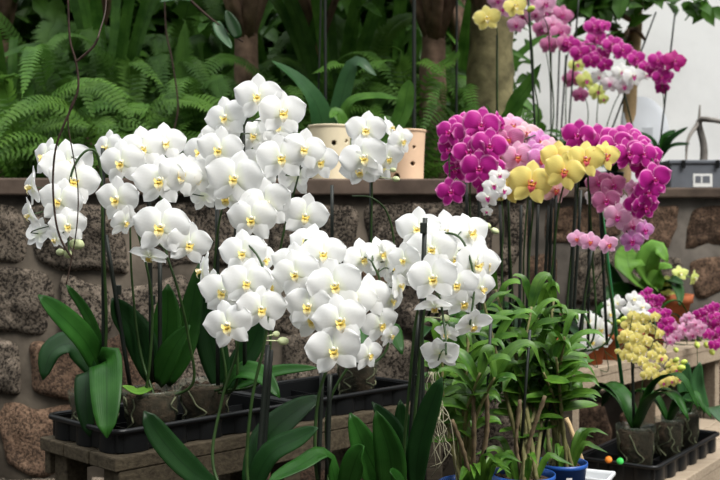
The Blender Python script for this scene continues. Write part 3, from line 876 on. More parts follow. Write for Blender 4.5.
orchid('moth_orchid', 'yellow moth orchid arching right in front of the magenta arch', V((0.49, 2.91, TZ + .0005)), ('black', .055, .11),
       [[(546, 340, 2.64), (552, 270, 2.62), (560, 200, 2.58), (572, 172, 2.56), (590, 160, 2.54), (606, 158, 2.52)], [(560, 345, 2.65), (570, 270, 2.63), (578, 190, 2.58), (578, 172, 2.55)]],
       [(558, 160, 40, -12, 8), (605, 158, 36, 22, 4), (585, 162, 44, 6, 4), (564, 174, 46, -4, 0)],
       'yellow', fs=.88, lip='lip_red', D0=2.53, ds=.16, spread=.05, stakes=[(564, 345, 578, 180, 2.66, 2.6), (552, 345, 556, 195, 2.65, 2.61), (569, 345, 577, 165, 2.62, 2.58), (572, 345, 581, 190, 2.68, 2.64), (547, 345, 552, 190, 2.67, 2.63)], auto_leaves=3, auto_mat='leaf_dark', group=GC)
orchid('small_orchid', 'small white star-shaped orchid below the magenta and yellow clusters', V((0.32, 2.79, TZ + .0005)), ('black', .045, .10),
       [[(500, 345, 2.56), (502, 260, 2.54), (503, 215, 2.53), (497, 185, 2.52), (488, 200, 2.5), (484, 226, 2.49)]],
       [(499, 177, 24, 10, 5, 0), (494, 187, 26, -10, 0, -.02), (488, 199, 26, -15, -10, -.03), (503, 192, 22, 30, 0, -.01), (487, 212, 14, -20, -20, -.03)],
       'white', kind='star', lip='lip_magenta', D0=2.52, ds=.16, small=True, stem_r=.002, buds=[(486, 226, 10, -.03), (495, 231, 9, -.02)], bud='bud', auto_leaves=3, auto_len=.15, auto_mat='leaf', group=None)
orchid('moth_orchid', 'long magenta orchid arching down to the right above the ledge', V((0.5, 3.04, TZ + .0005)), ('black', .055, .11),
       [[(590, 345, 2.76), (592, 250, 2.74), (588, 180, 2.72), (590, 140, 2.70), (612, 132, 2.68), (640, 145, 2.66), (656, 170, 2.64), (650, 205, 2.62)]],
       [(628, 138, 34, 5, 12), (638, 147, 34, 15, 10), (590, 147, 34, -15, -5), (644, 168, 34, 0, -5), (616, 156, 34, 0, -10), (652, 159, 34, 25, 0), (578, 138, 40, -20, 4), (601, 143, 42, -4, 6), (615, 148, 42, 5, 2), (628, 156, 40, 8, 0), (643, 156, 36, 12, 0), (638, 207, 34, -30, -15), (645, 209, 34, 10, -12), (648, 194, 34, 5, -5), (654, 182, 42, 8, -2)],
       'magenta', fs=0.86, lip='lip_magenta', col='column_pink', D0=2.66, ds=.16, spread=.1, auto_leaves=4, auto_mat='leaf', stakes=[(588, 345, 590, 165, 2.77, 2.73)], group=GC)
orchid('moth_orchid', 'rose pink veined moth orchid hanging below the magenta arch', V((0.37, 3.04, TZ + .0005)), ('black', .055, .11),
       [[(604, 345, 2.80), (606, 260, 2.78), (600, 190, 2.74), (606, 175, 2.72), (618, 215, 2.70), (632, 240, 2.68)]],
       [(594, 199, 24, -20, 0), (633, 190, 24, 15, 5), (599, 185, 34, -15, 5), (613, 188, 34, 5, 5), (625, 208, 30, 20, 0), (606, 203, 36, -4, 0), (632, 228, 30, 0, -5), (644, 232, 28, 20, 0), (632, 243, 30, -8, -5), (617, 219, 36, 0, 0)],
       'rose', fs=0.8, mats=['blush', 'pink', 'rose', 'rose', 'blush', 'rose', 'pink', 'lilac', 'lilac', 'pink'], lip='lip_magenta', col='column_pink', D0=2.70, ds=.16, spread=.08, auto_leaves=3, auto_mat='leaf_dark',
       stakes=[(607, 345, 600, 205, 2.81, 2.76)], group=GC)
orchid('small_orchid', 'little pink orchid with one short row of flowers before the stone wall', V((0.52, 2.79, TZ + .0005)), ('black', .045, .10),
       [[(578, 345, 2.55), (586, 290, 2.53), (594, 250, 2.51), (590, 240, 2.50), (578, 236, 2.49)], [(600, 275, 2.52), (606, 243, 2.5)]],
       [(577, 240, 22, -15, 5, 0), (590, 243, 24, 0, 0, -.01), (608, 246, 24, 12, -5, -.015)],
       'pink', lip='lip_red', col='column_pink', D0=2.49, ds=.16, small=True, stem_r=.002, auto_leaves=3, auto_len=.15, auto_mat='leaf', stakes=[(578, 345, 592, 246, 2.56, 2.53)])
gs = MB(); gs.tube([P(624, 400, 3.12), P(604, 232, 3.02), P(600, 200, 3.0)], .0062, 8)
o = gs.build('plant_stake', M['stake_green'], loc=P(624, 400, 3.12)); tag(o, 'thick bright green plant stake leaning before the stone wall', 'stake')

# ================================================================== CANE ORCHIDS (foliage in the middle, blue pots)
def cane_orchid(label, base, px0, px1, py0, py1, D, ncane, seed, leafn, pot_r=.07, sticker=None, canestakes=(), bare=()):
    rnd = random.Random(seed)
    t = empty('cane_orchid', base, label, 'orchid', 'cane orchids in blue pots')
    h = .105
    p = add_pot(t, 'blue', pot_r, h)
    if sticker:
        mb = MB(); ang = sticker; rows = []
        for k in range(5):
            a = R(ang - 7 + 3.5 * k); rr = lambda z: pot_r * (.76 + .19 * z / (h * .9)) + .0008
            rows.append([mb.vert((rr(z) * math.cos(a), rr(z) * math.sin(a), z)) for z in (.062, .080)])
        mb.grid(rows); mb.build('price_sticker', M['sticker'], p, loc=V((0, 0, 0)))
    top = V(base) + V((0, 0, h * .86))
    for c in range(ncane):
        ex = px0 + (px1 - px0) * (c + .5) / ncane + rnd.uniform(-14, 14)
        ey = rnd.uniform(py0, py0 + (py1 - py0) * .65)
        e = P(ex, ey, D + rnd.uniform(-.14, .12))
        a = rnd.uniform(0, 6.28)
        f = top + V((math.cos(a), math.sin(a), 0)) * rnd.uniform(.01, .035)
        mid = f.lerp(e, .5) + V((rnd.uniform(-.02, .02), 0, .02))
        path = smooth_path([f, mid, e], 26)
        mb = MB()
        mb.tube(path, [(.0052 if k % 4 else .0066) * (1 - .5 * k / 26) for k in range(27)], 7)
        mb.build('cane', M['cane'], t)
        n = leafn + rnd.randint(-1, 2)
        for k in range(n):
            q = .42 + .58 * k / (n - 1)
            pt = path[min(26, int(q * 26))]
            sg = 1 if k % 2 else -1
            aa = rnd.uniform(-.9, .9) + (0 if sg > 0 else math.pi)
            d = V((math.cos(aa), math.sin(aa) * .8 - .15, 0))
            L = rnd.uniform(.05, .10); riz = rnd.uniform(-.2, 1.7)
            if k == n - 1: d *= .5; riz = 1.3
            pts = [pt, pt + d * L * .4 + V((0, 0, L * riz * .45)), pt + d * L * .8 + V((0, 0, L * riz * .55)), pt + d * L * 1.0 + V((0, 0, L * riz * rnd.uniform(.2, .75)))]
            mb = MB(); mb.ribbon(pts, rnd.uniform(.016, .030), lance, V((rnd.uniform(-.4, .4), -.5, .85)), .3, 10, 4)
            mb.build('leaf', M['cane_leaf'], t)
    for (x0, y0, x1, y1) in bare:
        mb = MB(); pts = smooth_path([top, P(x0, y0, D - .06), P(x1, y1, D - .08)], 20)
        mb.tube(pts, [.0042 if k % 3 else .0056 for k in range(21)], 8); mb.build('cane', M['old_cane'], t)
    for k in range(9):
        a = rnd.uniform(0, 6.28); q = pot_r * .8; z0 = rnd.uniform(.0, .05)
        f = top + V((q * .5 * math.cos(a), q * .5 * math.sin(a), 0)); e = f + V((.05 * math.cos(a), .05 * math.sin(a), .04 + z0))
        mb = MB(); mb.ribbon([f, f.lerp(e, .5) + V((0, 0, .03)), e, e + V((.03 * math.cos(a), .03 * math.sin(a), -.01))], .016, lance, V((0, -.6, .7)), .3, 8, 4); mb.build('leaf', M['cane_leaf'], t)
    for (x0, y0, x1, y1) in canestakes:
        mb = MB(); mb.tube([P(x0, y0, D - .05), P(x1, y1, D - .08)], .0033, 6); mb.build('stake', M['stake'], t)
    return t
M['old_cane'] = simple('bare old cane', (.15, .11, .065), .7, .2, .5, 40, .3)
M['cane'] = simple('cane', (.16, .15, .06), .6, .3, .45, 40, .2)
BP = lambda px, D: V((P(px, 300, D).x, D, BEN + .0005))
cane_orchid('bushy cane orchid in a blue pot at the bottom centre, canes bare at the foot', BP(472, 2.08), 446, 502, 300, 440, 2.10, 8, 3, 10, canestakes=((484, 470, 491, 318),), bare=((474, 440, 473, 388), (486, 440, 487, 394), (463, 450, 452, 420)))
cane_orchid('leafy cane orchid in a blue pot, second of the row, spreading before the pink orchids', BP(523, 2.16), 486, 556, 285, 440, 2.20, 10, 4, 10, canestakes=((520, 460, 530, 330),), bare=((516, 445, 520, 400), (530, 440, 545, 396)))
cane_orchid('leafy cane orchid in the blue pot with a white sticker, at the bench end', BP(562, 2.27), 524, 562, 322, 430, 2.28, 8, 9, 10, .058, sticker=-84, canestakes=((540, 455, 568, 318),))

# white plastic rim and leaning bamboo at the bench end
mb = MB()
wp = P(592, 470, 2.36)
wx = empty('white_tub', V((wp.x, 2.36, BEN + .0005)), 'white plastic tub on the bench beside the blue pot', 'tub')
mb.lathe([(.05, 0), (.058, .045), (.066, .046), (.066, .056), (.058, .056), (.055, .05), (.048, .004)], n=4, cap_top=True)
o = mb.build('tub_body', M['white_plastic'], wx, loc=V((0, 0, 0)), smooth=False); bevel(o, .004)
o.rotation_euler = (0, 0, R(20))
mb = MB(); mb.tube([P(596, 500, 2.42), P(569, 424, 2.44), P(566, 418, 2.445)], .0058, 6)
o = mb.build('bamboo_stick', M['bamboo'], loc=P(596, 500, 2.42)); tag(o, 'pale split bamboo stick leaning beside the blue pot with a sticker', 'stick')

# ================================================================== CERAMIC POTS ON THE LEDGE
def holed_pot(label, px, pxw_top, pxw_bot, ytop, D, mat, holes, flare=1.0, notch=None):
    r1 = pxw_top * D / F / 2; r0 = pxw_bot * D / F / 2
    ax = P(px, 178, D); z0 = CAPZ1 + .0005
    h = P(px, ytop, D - r1 * .0).z - z0
    c = V((ax.x, D, z0))
    t = empty('ceramic_pot', c, label, 'pot', 'ceramic pots on the ledge')
    mb = MB(); na, nz = 150, 60; ids = []
    def rad(q): return r0 + (r1 - r0) * (q ** flare) + .003 * (q > .96)
    for k in range(nz + 1):
        q = k / nz
        ids.append([mb.vert((rad(q) * math.cos(2 * math.pi * j / na), rad(q) * math.sin(2 * math.pi * j / na), q * h)) for j in range(na)])
    hp = []
    for (hx, hy, hr) in holes:
        p = P(hx, hy, D - r1 * .95)
        dx = max(-.999, min(.999, (p.x - c.x) / rad(.5)))
        hp.append((-math.acos(dx), p.z - z0, hr * D / F))
    hp += [(R(60), h * .5, .008), (R(120), h * .7, .008), (R(90), h * .3, .008)]
    for k in range(nz):
        for j in range(na):
            ang = 2 * math.pi * (j + .5) / na; z = (k + .5) / nz * h
            drop = False
            for (ha, hz, hr) in hp:
                da = (ang - ha + math.pi) % (2 * math.pi) - math.pi
                if (da * rad(z / h)) ** 2 + (z - hz) ** 2 < hr * hr: drop = True
            if not drop: mb.face((ids[k][j], ids[k][(j + 1) % na], ids[k + 1][(j + 1) % na], ids[k + 1][j]))
    o = mb.build('pot_wall', M[mat], t, loc=V((0, 0, 0))); solid(o, .009)
    o.modifiers['solid'].offset = -1
    mb = MB(); mb.lathe([(r0 - .012, .001), (r0 - .012, h * .2), (rad(.75) - .013, h * .75)], n=30, cap_top=True)
    mb.build('potting_soil', M['hole'], t, loc=V((0, 0, 0)))
    return t
holed_pot('cream ceramic pot with round air holes on the ledge, the left one', 330, 42, 36, 126, 3.42, 'cream_ceramic', [(334, 143, 2.6), (332.5, 159, 2.6), (346, 140.5, 2.2), (318, 150, 2.5)])
holed_pot('peach ceramic pot with round air holes on the ledge, the right one', 407, 37, 33, 130.5, 3.42, 'peach_ceramic', [(397, 145, 2.6), (413, 163.5, 2.3), (414, 147, 1.8), (396, 177, 4.2)], 1.5)

# ================================================================== BACKGROUND PLANTS
def fern(label, base, n, L, seed, mat, lean=(0, -.3), rise=(.5, 1.1), fronds=(), name='sword_fern'):
    rnd = random.Random(seed)
    t = empty(name, base, label, 'fern', 'ferns behind the stone wall')
    specs = []
    for k in range(n):
        a = 2 * math.pi * k / n + rnd.uniform(-.4, .4)
        d = V((math.cos(a) + lean[0], math.sin(a) * .8 + lean[1], 0))
        l = L * rnd.uniform(.7, 1.2); rz = rnd.uniform(*rise)
        b = V(base)
        specs.append([b, b + d * l * .25 + V((0, 0, l * rz * .6)), b + d * l * .65 + V((0, 0, l * rz * .75)), b + d * l * 1.0 + V((0, 0, l * rz * .45))])
    for fr in fronds: specs.append([V(base)] + [P(*q) for q in fr])
    for pts in specs:
        length = sum((V(a) - V(b)).length for a, b in zip(pts, pts[1:]))
        m = max(18, int(length / .021))
        path = smooth_path(pts, m)
        mb = MB(); mb.tube(path[::3] + [path[-1]], .0022, 4)
        tw = rnd.uniform(-.5, .5)
        for k in range(2, m):
            q = k / m
            tg = (path[k + 1] - path[k - 1]).normalized()
            N = V((tw, -.55, .8))
            sd = tg.cross(N).normalized(); up_ = sd.cross(tg).normalized()
            pl = .068 * (math.sin(math.pi * min(1, q * .93 + .09)) ** .7) * rnd.uniform(.85, 1.1) * min(1.25, L / .5)
            wd = .0155 * min(1.2, L / .5)
            for s_ in (-1, 1):
                o = path[k]; dr = (sd * s_ + tg * .28).normalized()
                p0 = o; p1 = o + dr * pl * .5 + up_ * pl * .10; p2 = o + dr * pl - up_ * pl * .14
                hw = tg * wd * .5
                i = [mb.vert(p0 - hw * .7, (0, 0)), mb.vert(p0 + hw * .9, (0, 1)), mb.vert(p1 + hw, (.5, 1)), mb.vert(p1 - hw, (.5, 0)), mb.vert(p2, (1, .5))]
                mb.face((i[0], i[3], i[2], i[1])); mb.face((i[3], i[4], i[2]))
        mb.build('frond', M[mat], t)
    return t
B = lambda px, D: V((P(px, 100, D).x, D, BZ))
fern('sword fern at far left behind the hanging white orchid', B(20, 3.95), 11, .5, 1, 'fern', fronds=[[(25, 135, 3.9), (60, 92, 3.85), (95, 83, 3.8), (136, 101, 3.75)], [(30, 140, 3.8), (60, 122, 3.75), (98, 128, 3.7)], [(10, 110, 3.8), (4, 80, 3.75), (16, 74, 3.7)]])
fern('bright sword fern behind the second white orchid', B(120, 4.0), 12, .48, 2, 'fern', fronds=[[(120, 120, 3.9), (140, 108, 3.85), (175, 118, 3.8)], [(130, 90, 4.1), (135, 62, 4.1), (165, 88, 4.0)], [(150, 110, 3.8), (190, 100, 3.75), (226, 120, 3.7)]])
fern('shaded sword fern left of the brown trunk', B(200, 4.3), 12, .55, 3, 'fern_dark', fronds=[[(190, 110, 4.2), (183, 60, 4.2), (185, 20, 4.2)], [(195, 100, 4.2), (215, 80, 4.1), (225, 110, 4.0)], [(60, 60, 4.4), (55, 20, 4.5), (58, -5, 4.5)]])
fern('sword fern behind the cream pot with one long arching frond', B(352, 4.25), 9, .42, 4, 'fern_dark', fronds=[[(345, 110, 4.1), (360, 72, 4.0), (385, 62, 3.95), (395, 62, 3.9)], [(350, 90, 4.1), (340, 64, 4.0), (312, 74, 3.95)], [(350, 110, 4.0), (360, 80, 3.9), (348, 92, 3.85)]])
fern('sword fern behind the peach pot reaching right', B(420, 4.2), 10, .42, 5, 'fern', fronds=[[(410, 100, 4.1), (420, 62, 4.0), (450, 80, 3.9)], [(405, 90, 4.1), (400, 55, 4.05), (392, 46, 4.0)], [(425, 90, 4.1), (450, 60, 4.1), (458, 50, 4.1)]])
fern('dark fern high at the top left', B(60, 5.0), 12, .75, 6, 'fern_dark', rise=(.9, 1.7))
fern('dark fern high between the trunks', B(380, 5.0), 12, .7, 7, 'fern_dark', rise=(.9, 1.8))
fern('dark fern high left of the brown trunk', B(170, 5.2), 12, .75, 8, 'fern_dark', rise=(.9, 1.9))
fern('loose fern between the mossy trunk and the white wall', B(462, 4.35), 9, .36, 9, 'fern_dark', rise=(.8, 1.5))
fern('low fern just behind the coping at the left', B(75, 3.72), 10, .34, 10, 'fern', rise=(.5, 1.0))
fern('low fern just behind the coping, right of the tall orchid', B(232, 3.75), 9, .32, 12, 'fern_dark', rise=(.5, 1.0))

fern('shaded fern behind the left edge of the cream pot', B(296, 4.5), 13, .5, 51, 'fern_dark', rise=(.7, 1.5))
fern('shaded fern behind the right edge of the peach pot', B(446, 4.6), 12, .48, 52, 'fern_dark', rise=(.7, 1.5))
fern('mid-green fern below the hanging branch, behind the tall orchid', B(222, 4.5), 12, .45, 53, 'fern', rise=(.6, 1.3))
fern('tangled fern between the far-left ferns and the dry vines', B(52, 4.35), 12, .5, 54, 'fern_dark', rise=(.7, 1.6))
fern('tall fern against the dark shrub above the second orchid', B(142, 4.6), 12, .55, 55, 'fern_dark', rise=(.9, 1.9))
fern('fern with upright fronds high behind the cream pot', B(350, 4.8), 12, .55, 56, 'fern', rise=(1.0, 2.0))

def strap_plant(label, base, leaves, mat='strap', name='strap_leaf_plant', n=0, L=.6, seed=0, w=.05, prof=strap, rise=(1.0, 2.2), group='strap-leaved plants behind the wall'):
    rnd = random.Random(seed)
    t = empty(name, base, label, 'plant', group)
    for lf in leaves:
        b = V(base)
        w3 = [b + V((0, 0, .02))] + [P(*q) for q in lf[0]] if lf[3:] and lf[3] else [P(*q) for q in lf[0]]
        D = lf[0][-1][2]
        mb = MB(); mb.ribbon(w3, lf[1] * D / F, lf[2] if len(lf) > 2 and lf[2] else prof, UPN, .2, 14, 4)
        mb.build('leaf', M[mat], t)
    for k in range(n):
        a = 2.4 * k + rnd.uniform(-.3, .3); l = L * rnd.uniform(.7, 1.15); rz = rnd.uniform(*rise)
        d = V((math.cos(a), math.sin(a) * .8 - .15, 0)) * rnd.uniform(.4, .9); b = V(base)
        pts = [b, b + d * l * .2 + V((0, 0, l * rz * .45)), b + d * l * .6 + V((0, 0, l * rz * .8)), b + d * l * 1.1 + V((0, 0, l * rz * .72))]
        mb = MB(); mb.ribbon(pts, w * rnd.uniform(.8, 1.2), prof, V((0, -.8, .6)), .2, 14, 4)
        mb.build('leaf', M[mat], t)
    return t
strap_plant('broad smooth-leaved plant above the cream pot', B(328, 3.85), [([(326, 150, 3.8), (318, 108, 3.75), (298, 80, 3.7), (272, 61, 3.65)], 25, oval, True)], 'leaf_blue', n=1, L=.3, seed=1, w=.07, prof=oval, name='broad_leaf_plant', group=None)
strap_plant('strap-leaved plant between the cream and peach pots', B(362, 3.75), [([(345, 130, 3.72), (350, 102, 3.7), (375, 96, 3.68), (398, 99, 3.66)], 12, strap, True), ([(350, 140, 3.7), (338, 112, 3.68), (330, 118, 3.66)], 12, strap, True), ([(400, 120, 3.75), (406, 96, 3.75), (410, 80, 3.75)], 18, strap, True)], 'strap', n=2, L=.28, seed=2, w=.045)
for k, (px, D, n, L, w, lab) in enumerate([(10, 4.6, 9, .8, .055, 'tall dark strap-leaved plant at the far left edge'), (110, 4.7, 10, .85, .05, 'tall strap-leaved plant behind the bright fern'),
                                           (335, 4.7, 11, .8, .06, 'tall upright strap-leaved plant behind the cream pot'), (280, 4.9, 9, .85, .06, 'strap-leaved plant between the brown and tan trunks'),
                                           (450, 5.1, 10, .8, .05, 'strap-leaved plant between the brown and mossy trunks'), (215, 5.0, 10, .9, .05, 'strap-leaved plant left of the brown trunk'), (395, 5.3, 9, .9, .06, 'strap-leaved plant deep between the trunks')]):
    strap_plant(lab, B(px, D), [], 'strap', n=n, L=L, seed=20 + k, w=w)
strap_plant('upright big-leaved plant before the mossy trunk', B(500, 4.15), [([(498, 140, 4.1), (512, 110, 4.0), (530, 84, 3.95), (541, 64, 3.9)], 22, oval, True), ([(505, 140, 4.1), (492, 120, 4.05), (486, 104, 4.0)], 16, oval, True)], 'strap', n=1, L=.25, seed=33, w=.06, prof=oval, name='broad_leaf_plant', group=None)

def trunk(label, px, wpx, D, mat, lean=0, top=-60, cat='tree', name='tree_trunk', leaves=None, py=180):
    base = V((P(px, 100, D).x, D, BZ if D < 6.9 and px < 540 else BZR))
    t = empty(name, base, label, cat)
    rnd = random.Random(px)
    b = V(base) - V((0, 0, .0)); e = P(px + lean, top, D)
    path = [b.lerp(e, k / 12) + V((rnd.uniform(-1, 1), 0, 0)) * wpx * D / F * .05 for k in range(13)]
    r = wpx * D / F / 2
    mb = MB(); mb.tube(path, [r * (1.12 - .02 * k + rnd.uniform(-.06, .06)) for k in range(13)], 14)
    mb.build('trunk', M[mat], t)
    return t, path
TR = [
    trunk('reddish brown tree trunk behind the tall white orchid', 250, 25, 4.45, 'trunk_brown', -6),
    trunk('slim tan tree trunk above the cream pot', 314, 17, 4.9, 'trunk_tan', 2),
    trunk('brown tree trunk above the peach pot', 432, 25, 4.5, 'trunk_brown', 2),
    trunk('thick mossy tree trunk beside the white house wall', 488, 46, 4.5, 'trunk_mossy', 6),
    trunk('dark slender trunk between brown and mossy trunks', 456, 14, 5.8, 'trunk_brown', 4),
]
TR.append(trunk('grey-brown tree trunk deep behind the far-left ferns', 96, 16, 5.6, 'trunk_brown', -3))
TR.append(trunk('dark tree trunk at the far left edge behind the ferns', 6, 22, 5.4, 'trunk_brown', -10))
def leaf_cloud(mb, pts, n, rad, size, rnd, aspect=.45):
    for k in range(n):
        c = V(rnd.choice(pts)) + V((rnd.gauss(0, rad), rnd.gauss(0, rad * .8), rnd.gauss(0, rad * .7)))
        d = V((rnd.uniform(-1, 1), rnd.uniform(-1, .6), rnd.uniform(-.8, .5))).normalized()
        N = V((rnd.uniform(-.4, .4), -.6, rnd.uniform(.3, 1)))
        sd = d.cross(N).normalized(); L = size * rnd.uniform(.6, 1.2); w = L * aspect / 2
        up_ = sd.cross(d)
        rows = []
        for i, (t, ww, dz) in enumerate(((0, .15, 0), (.3, 1, .07), (.65, .85, .05), (1, .05, -.1))):
            rows.append([mb.vert(c + d * t * L + sd * s_ * w * ww + up_ * (dz * L + abs(s_) * .05 * L), (t, (s_ + 1) / 2)) for s_ in (-1, 0, 1)])
        mb.grid(rows)
def crown(tp, seed, n=130, rx=.75, ry=.8, zc=2.95):  # crowns mostly above the frame, added to shade the bed
    t, path = tp; rnd = random.Random(seed)
    b = V(path[-1]); b.z = zc - .1; b.x -= .3 if rx < .5 else 0
    mb = MB(); pts = []
    for k in range(9):
        a = 2 * math.pi * k / 9 + rnd.uniform(-.3, .3); q = rnd.uniform(.4, 1)
        e = V((b.x + rx * q * math.cos(a), b.y - .35 + ry * q * math.sin(a), zc + rnd.uniform(0, .5)))
        mb.tube(smooth_path([V(path[7]), V(path[7]).lerp(e, .5) + V((0, 0, .25)), e], 8), [.03 - .0028 * j for j in range(9)], 6)
        pts += [e, V(path[7]).lerp(e, .8) + V((0, 0, .15))]
    mb.build('branch', M['trunk_brown'], t)
    mb = MB(); leaf_cloud(mb, pts, n, .26, .34, rnd, .5); mb.build('crown', M['treeleaf'], t)
for k, tp in enumerate(TR): crown(tp, 300 + k, *((70, .3, .6) if k in (3, 4) else (40, .75, .8)))
# tree against the white wall: pale pole-like trunk, leafy branches across the top
rnd = random.Random(77)
t, path = trunk('slender pale-barked tree in front of the white wall, leaves across the top right', 622, 13, 5.6, 'post', 20, name='young_tree')
mb = MB()
for (x0, y0, x1, y1) in ((632, 20, 590, 8), (632, 16, 560, -8), (634, 10, 668, 0), (634, 5, 700, -4), (630, 30, 618, 50), (628, 40, 602, 28), (630, 28, 645, 40)):
    mb.tube([P(x0, y0, 5.6), P((x0 + x1) / 2, (y0 + y1) / 2 - 4, 5.5), P(x1, y1, 5.45)], [.02, .013, .008], 6)
mb.build('branch', M['trunk_brown'], t)
mb = MB()
leaf_cloud(mb, [P(600, 6, 5.45), P(580, -4, 5.45), P(645, -2, 5.45), P(605, -8, 5.4), P(590, 4, 5.45), P(660, -8, 5.45), P(560, -6, 5.5), P(625, -6, 5.4)], 130, .055, .15, rnd, .55)
leaf_cloud(mb, [P(690, 2, 5.4), P(705, 4, 5.4)], 14, .05, .15, rnd, .5)
leaf_cloud(mb, [P(606, 28, 5.5), P(618, 40, 5.5)], 20, .05, .12, rnd, .5)
mb.build('leaves', M['treeleaf'], t)
# shrub behind the mossy trunk, ragged edge against the white wall
def shrub(label, spots, n, rad, size, seed, D, mat='shrub', name='leafy_shrub'):
    rnd = random.Random(seed); pts = [P(x, y, D) for x, y in spots]
    base = V((pts[0].x, D, BZ if D < 6.9 and spots[0][0] < 540 else BZR))
    t = empty(name, base, label, 'shrub')
    mb = MB()
    for p in pts:
        mb.tube(smooth_path([base, base.lerp(p, .5) + V((rnd.uniform(-.05, .05), 0, 0)), p], 6), [.008 - .0008 * k for k in range(7)], 5)
    mb.build('stems', M['trunk_brown'], t)
    mb = MB(); leaf_cloud(mb, pts, n, rad, size, rnd); mb.build('leaves', M[mat], t)
shrub('shrub with ragged leaves right of the mossy trunk', [(504, 70), (512, 100), (508, 40), (518, 130), (503, 20)], 90, .05, .11, 41, 5.3, 'shrub')
shrub('dense dark shrub at the left behind the ferns', [(20, 60), (60, 30), (90, 70), (40, 0), (120, 30), (0, 20), (80, -10)], 950, .24, .2, 42, 5.9)
shrub('dense dark shrub behind the tall white orchid', [(160, 60), (190, 20), (220, 60), (150, 0), (230, 10), (200, 100), (175, -10)], 950, .24, .2, 43, 6.0)
shrub('dense dark shrub behind the cream pot', [(290, 60), (330, 40), (300, 10), (360, 80), (340, 0), (370, 20)], 900, .22, .2, 44, 6.1)
shrub('dense dark shrub behind the peach pot', [(400, 60), (415, 20), (425, 90), (390, 0), (428, 30), (410, 100)], 700, .13, .2, 45, 6.2)
shrub('low leafy shrub behind the far pink orchids before the white wall', [(560, 148), (580, 150), (545, 146), (600, 148), (530, 140)], 130, .05, .11, 46, 5.0)
# overhanging leafy twig at the top left, brown branch
mb = MB()
tw = empty('hanging_branch', P(200, -20, 3.4), 'thin brown branch with two dark glossy leaves hanging in from the top', 'branch')
mb.tube(smooth_path([P(150, -40, 3.4), P(190, 0, 3.4), P(215, 22, 3.38), (P(243, 42, 3.36))], 14), [.006 - .0002 * k for k in range(15)], 6)
mb.build('twig', M['twig'], tw)
add_leaf(tw, [(190, 0, 3.4), (176, -2, 3.37), (160, 2, 3.35)], 12, 'leaf_blue', oval)
add_leaf(tw, [(216, 22, 3.38), (222, 35, 3.36), (232, 49, 3.34)], 12, 'leaf_blue', oval)
add_leaf(tw, [(238, 38, 3.36), (232, 24, 3.36), (226, 10, 3.36)], 14, 'leaf_dark', oval)
# dry hanging vines at the left
mb = MB()
vn = empty('dry_vine', P(76, -10, 1.9), 'dry brown vines hanging down in front of the far-left white orchid', 'vine')
def vine(pts, r): mb.tube(smooth_path(pts, 40), r, 6)
D_ = 1.84
vine([P(66, -40, D_), P(68, 0, D_), P(70, 40, D_), P(76, 62, D_), P(78, 90, D_), P(66, 120, D_), P(58, 140, D_), P(54, 160, D_), P(53, 190, D_), P(56, 222, D_), P(62, 242, D_), P(72, 258, D_)], .0022)
vine([P(76, 62, D_), P(92, 48, D_), (P(98, 38, D_))], .0022)
vine([P(78, 90, D_), P(68, 118, D_), P(74, 160, D_), P(78, 190, D_), P(77, 225, D_), P(71, 262, D_), P(66, 285, D_)], .0013)
vine([P(104, -40, D_ + .4), P(106, 5, D_ + .4), P(98, 38, D_)], .0016)
mb.build('vine_stem', M['twig'], vn)
mb = MB()
vn2 = empty('dry_vine', P(176, -10, 3.7), 'thin brown vine hanging among the ferns above the second white orchid', 'vine')
mb.tube(smooth_path([P(164, -20, 3.7), P(166, 30, 3.7), P(172, 60, 3.68), P(178, 105, 3.66), P(173, 135, 3.65), P(172, 160, 3.6)], 24), .0035, 6)
mb.build('vine_stem', M['twig'], vn2)
# dark poles hanging/standing behind
for (x0, y0, x1, y1, D, r, lab) in ((325, -40, 326, 130, 3.9, .006, 'dark upright cane above the cream pot'), (316, 125, 322, -40, 4.0, .004, 'thin bent dark cane left of the upright cane'), (414, -40, 414, 130, 3.9, .008, 'thick dark upright cane above the peach pot'), (456, 130, 457, -40, 4.1, .005, 'dark upright cane left of the mossy trunk')):
    mb = MB(); mb.tube(smooth_path([V((P(x0 if y0 > y1 else x1, 100, D).x, D, BZ)), P(x0 if y0 < y1 else x1, -40, D)], 6), r, 7)
    o = mb.build('bamboo_cane', M['stake'], loc=V((P(x0, 100, D).x, D, BZ))); tag(o, lab, 'cane', 'dark canes in the bed')

# ================================================================== ORCHIDS HIGH AT THE BACK (on the bed and terrace)
GB = 'orchids standing on the raised bed'
BB = lambda px, D: V((P(px, 100, D).x, D, BZ + .0005))
BR = lambda px, D: V((P(px, 100, D).x, D, BZR + .0005))
kw = dict(small=True, lip='lip_magenta', col='column_pink', group=GB, auto_leaves=3, auto_mat='leaf')
orchid('moth_orchid', 'pale yellow moth orchid at the top beside the mossy trunk', BB(497, 3.95), ('black', .06, .12),
       [[(498, 130, 3.9), (497, 70, 3.88), (497, 30, 3.86), (490, 14, 3.84)], [(536, 130, 3.9), (534, 80, 3.88), (530, 30, 3.86), (516, 6, 3.84)]],
       [(515, 8, 27.5, 10, 5, 0), (487, 20, 31.0, -5, 0, -.02)], 'pale_yellow', D0=3.82, small=True, lip='lip_yellow', col='column', group=GB, auto_leaves=2, buds=[(531, 9, 9)], bud='bud_green',
       stakes=[(497, 140, 497, 35, 3.93, 3.88), (536, 150, 528, -10, 3.93, 3.88)])
orchid('moth_orchid', 'soft pink moth orchid at the very top, behind the pale yellow one', BB(520, 4.25), ('black', .06, .12),
       [[(552, 130, 4.3), (550, 60, 4.28), (545, 20, 4.25), (520, 8, 4.22)]],
       [(503, 10, 24.1, -10, 5), (522, 18, 24.1, 0, 0), (498, 2, 24.1, -10, 0), (530, -2, 25.8, 0, 5), (535, 16, 20.6, 10, 0), (516, 26, 20.6, 0, -10), (545, 6, 25.8, 8, 5)], 'pink', D0=4.2, spread=.12, **kw)
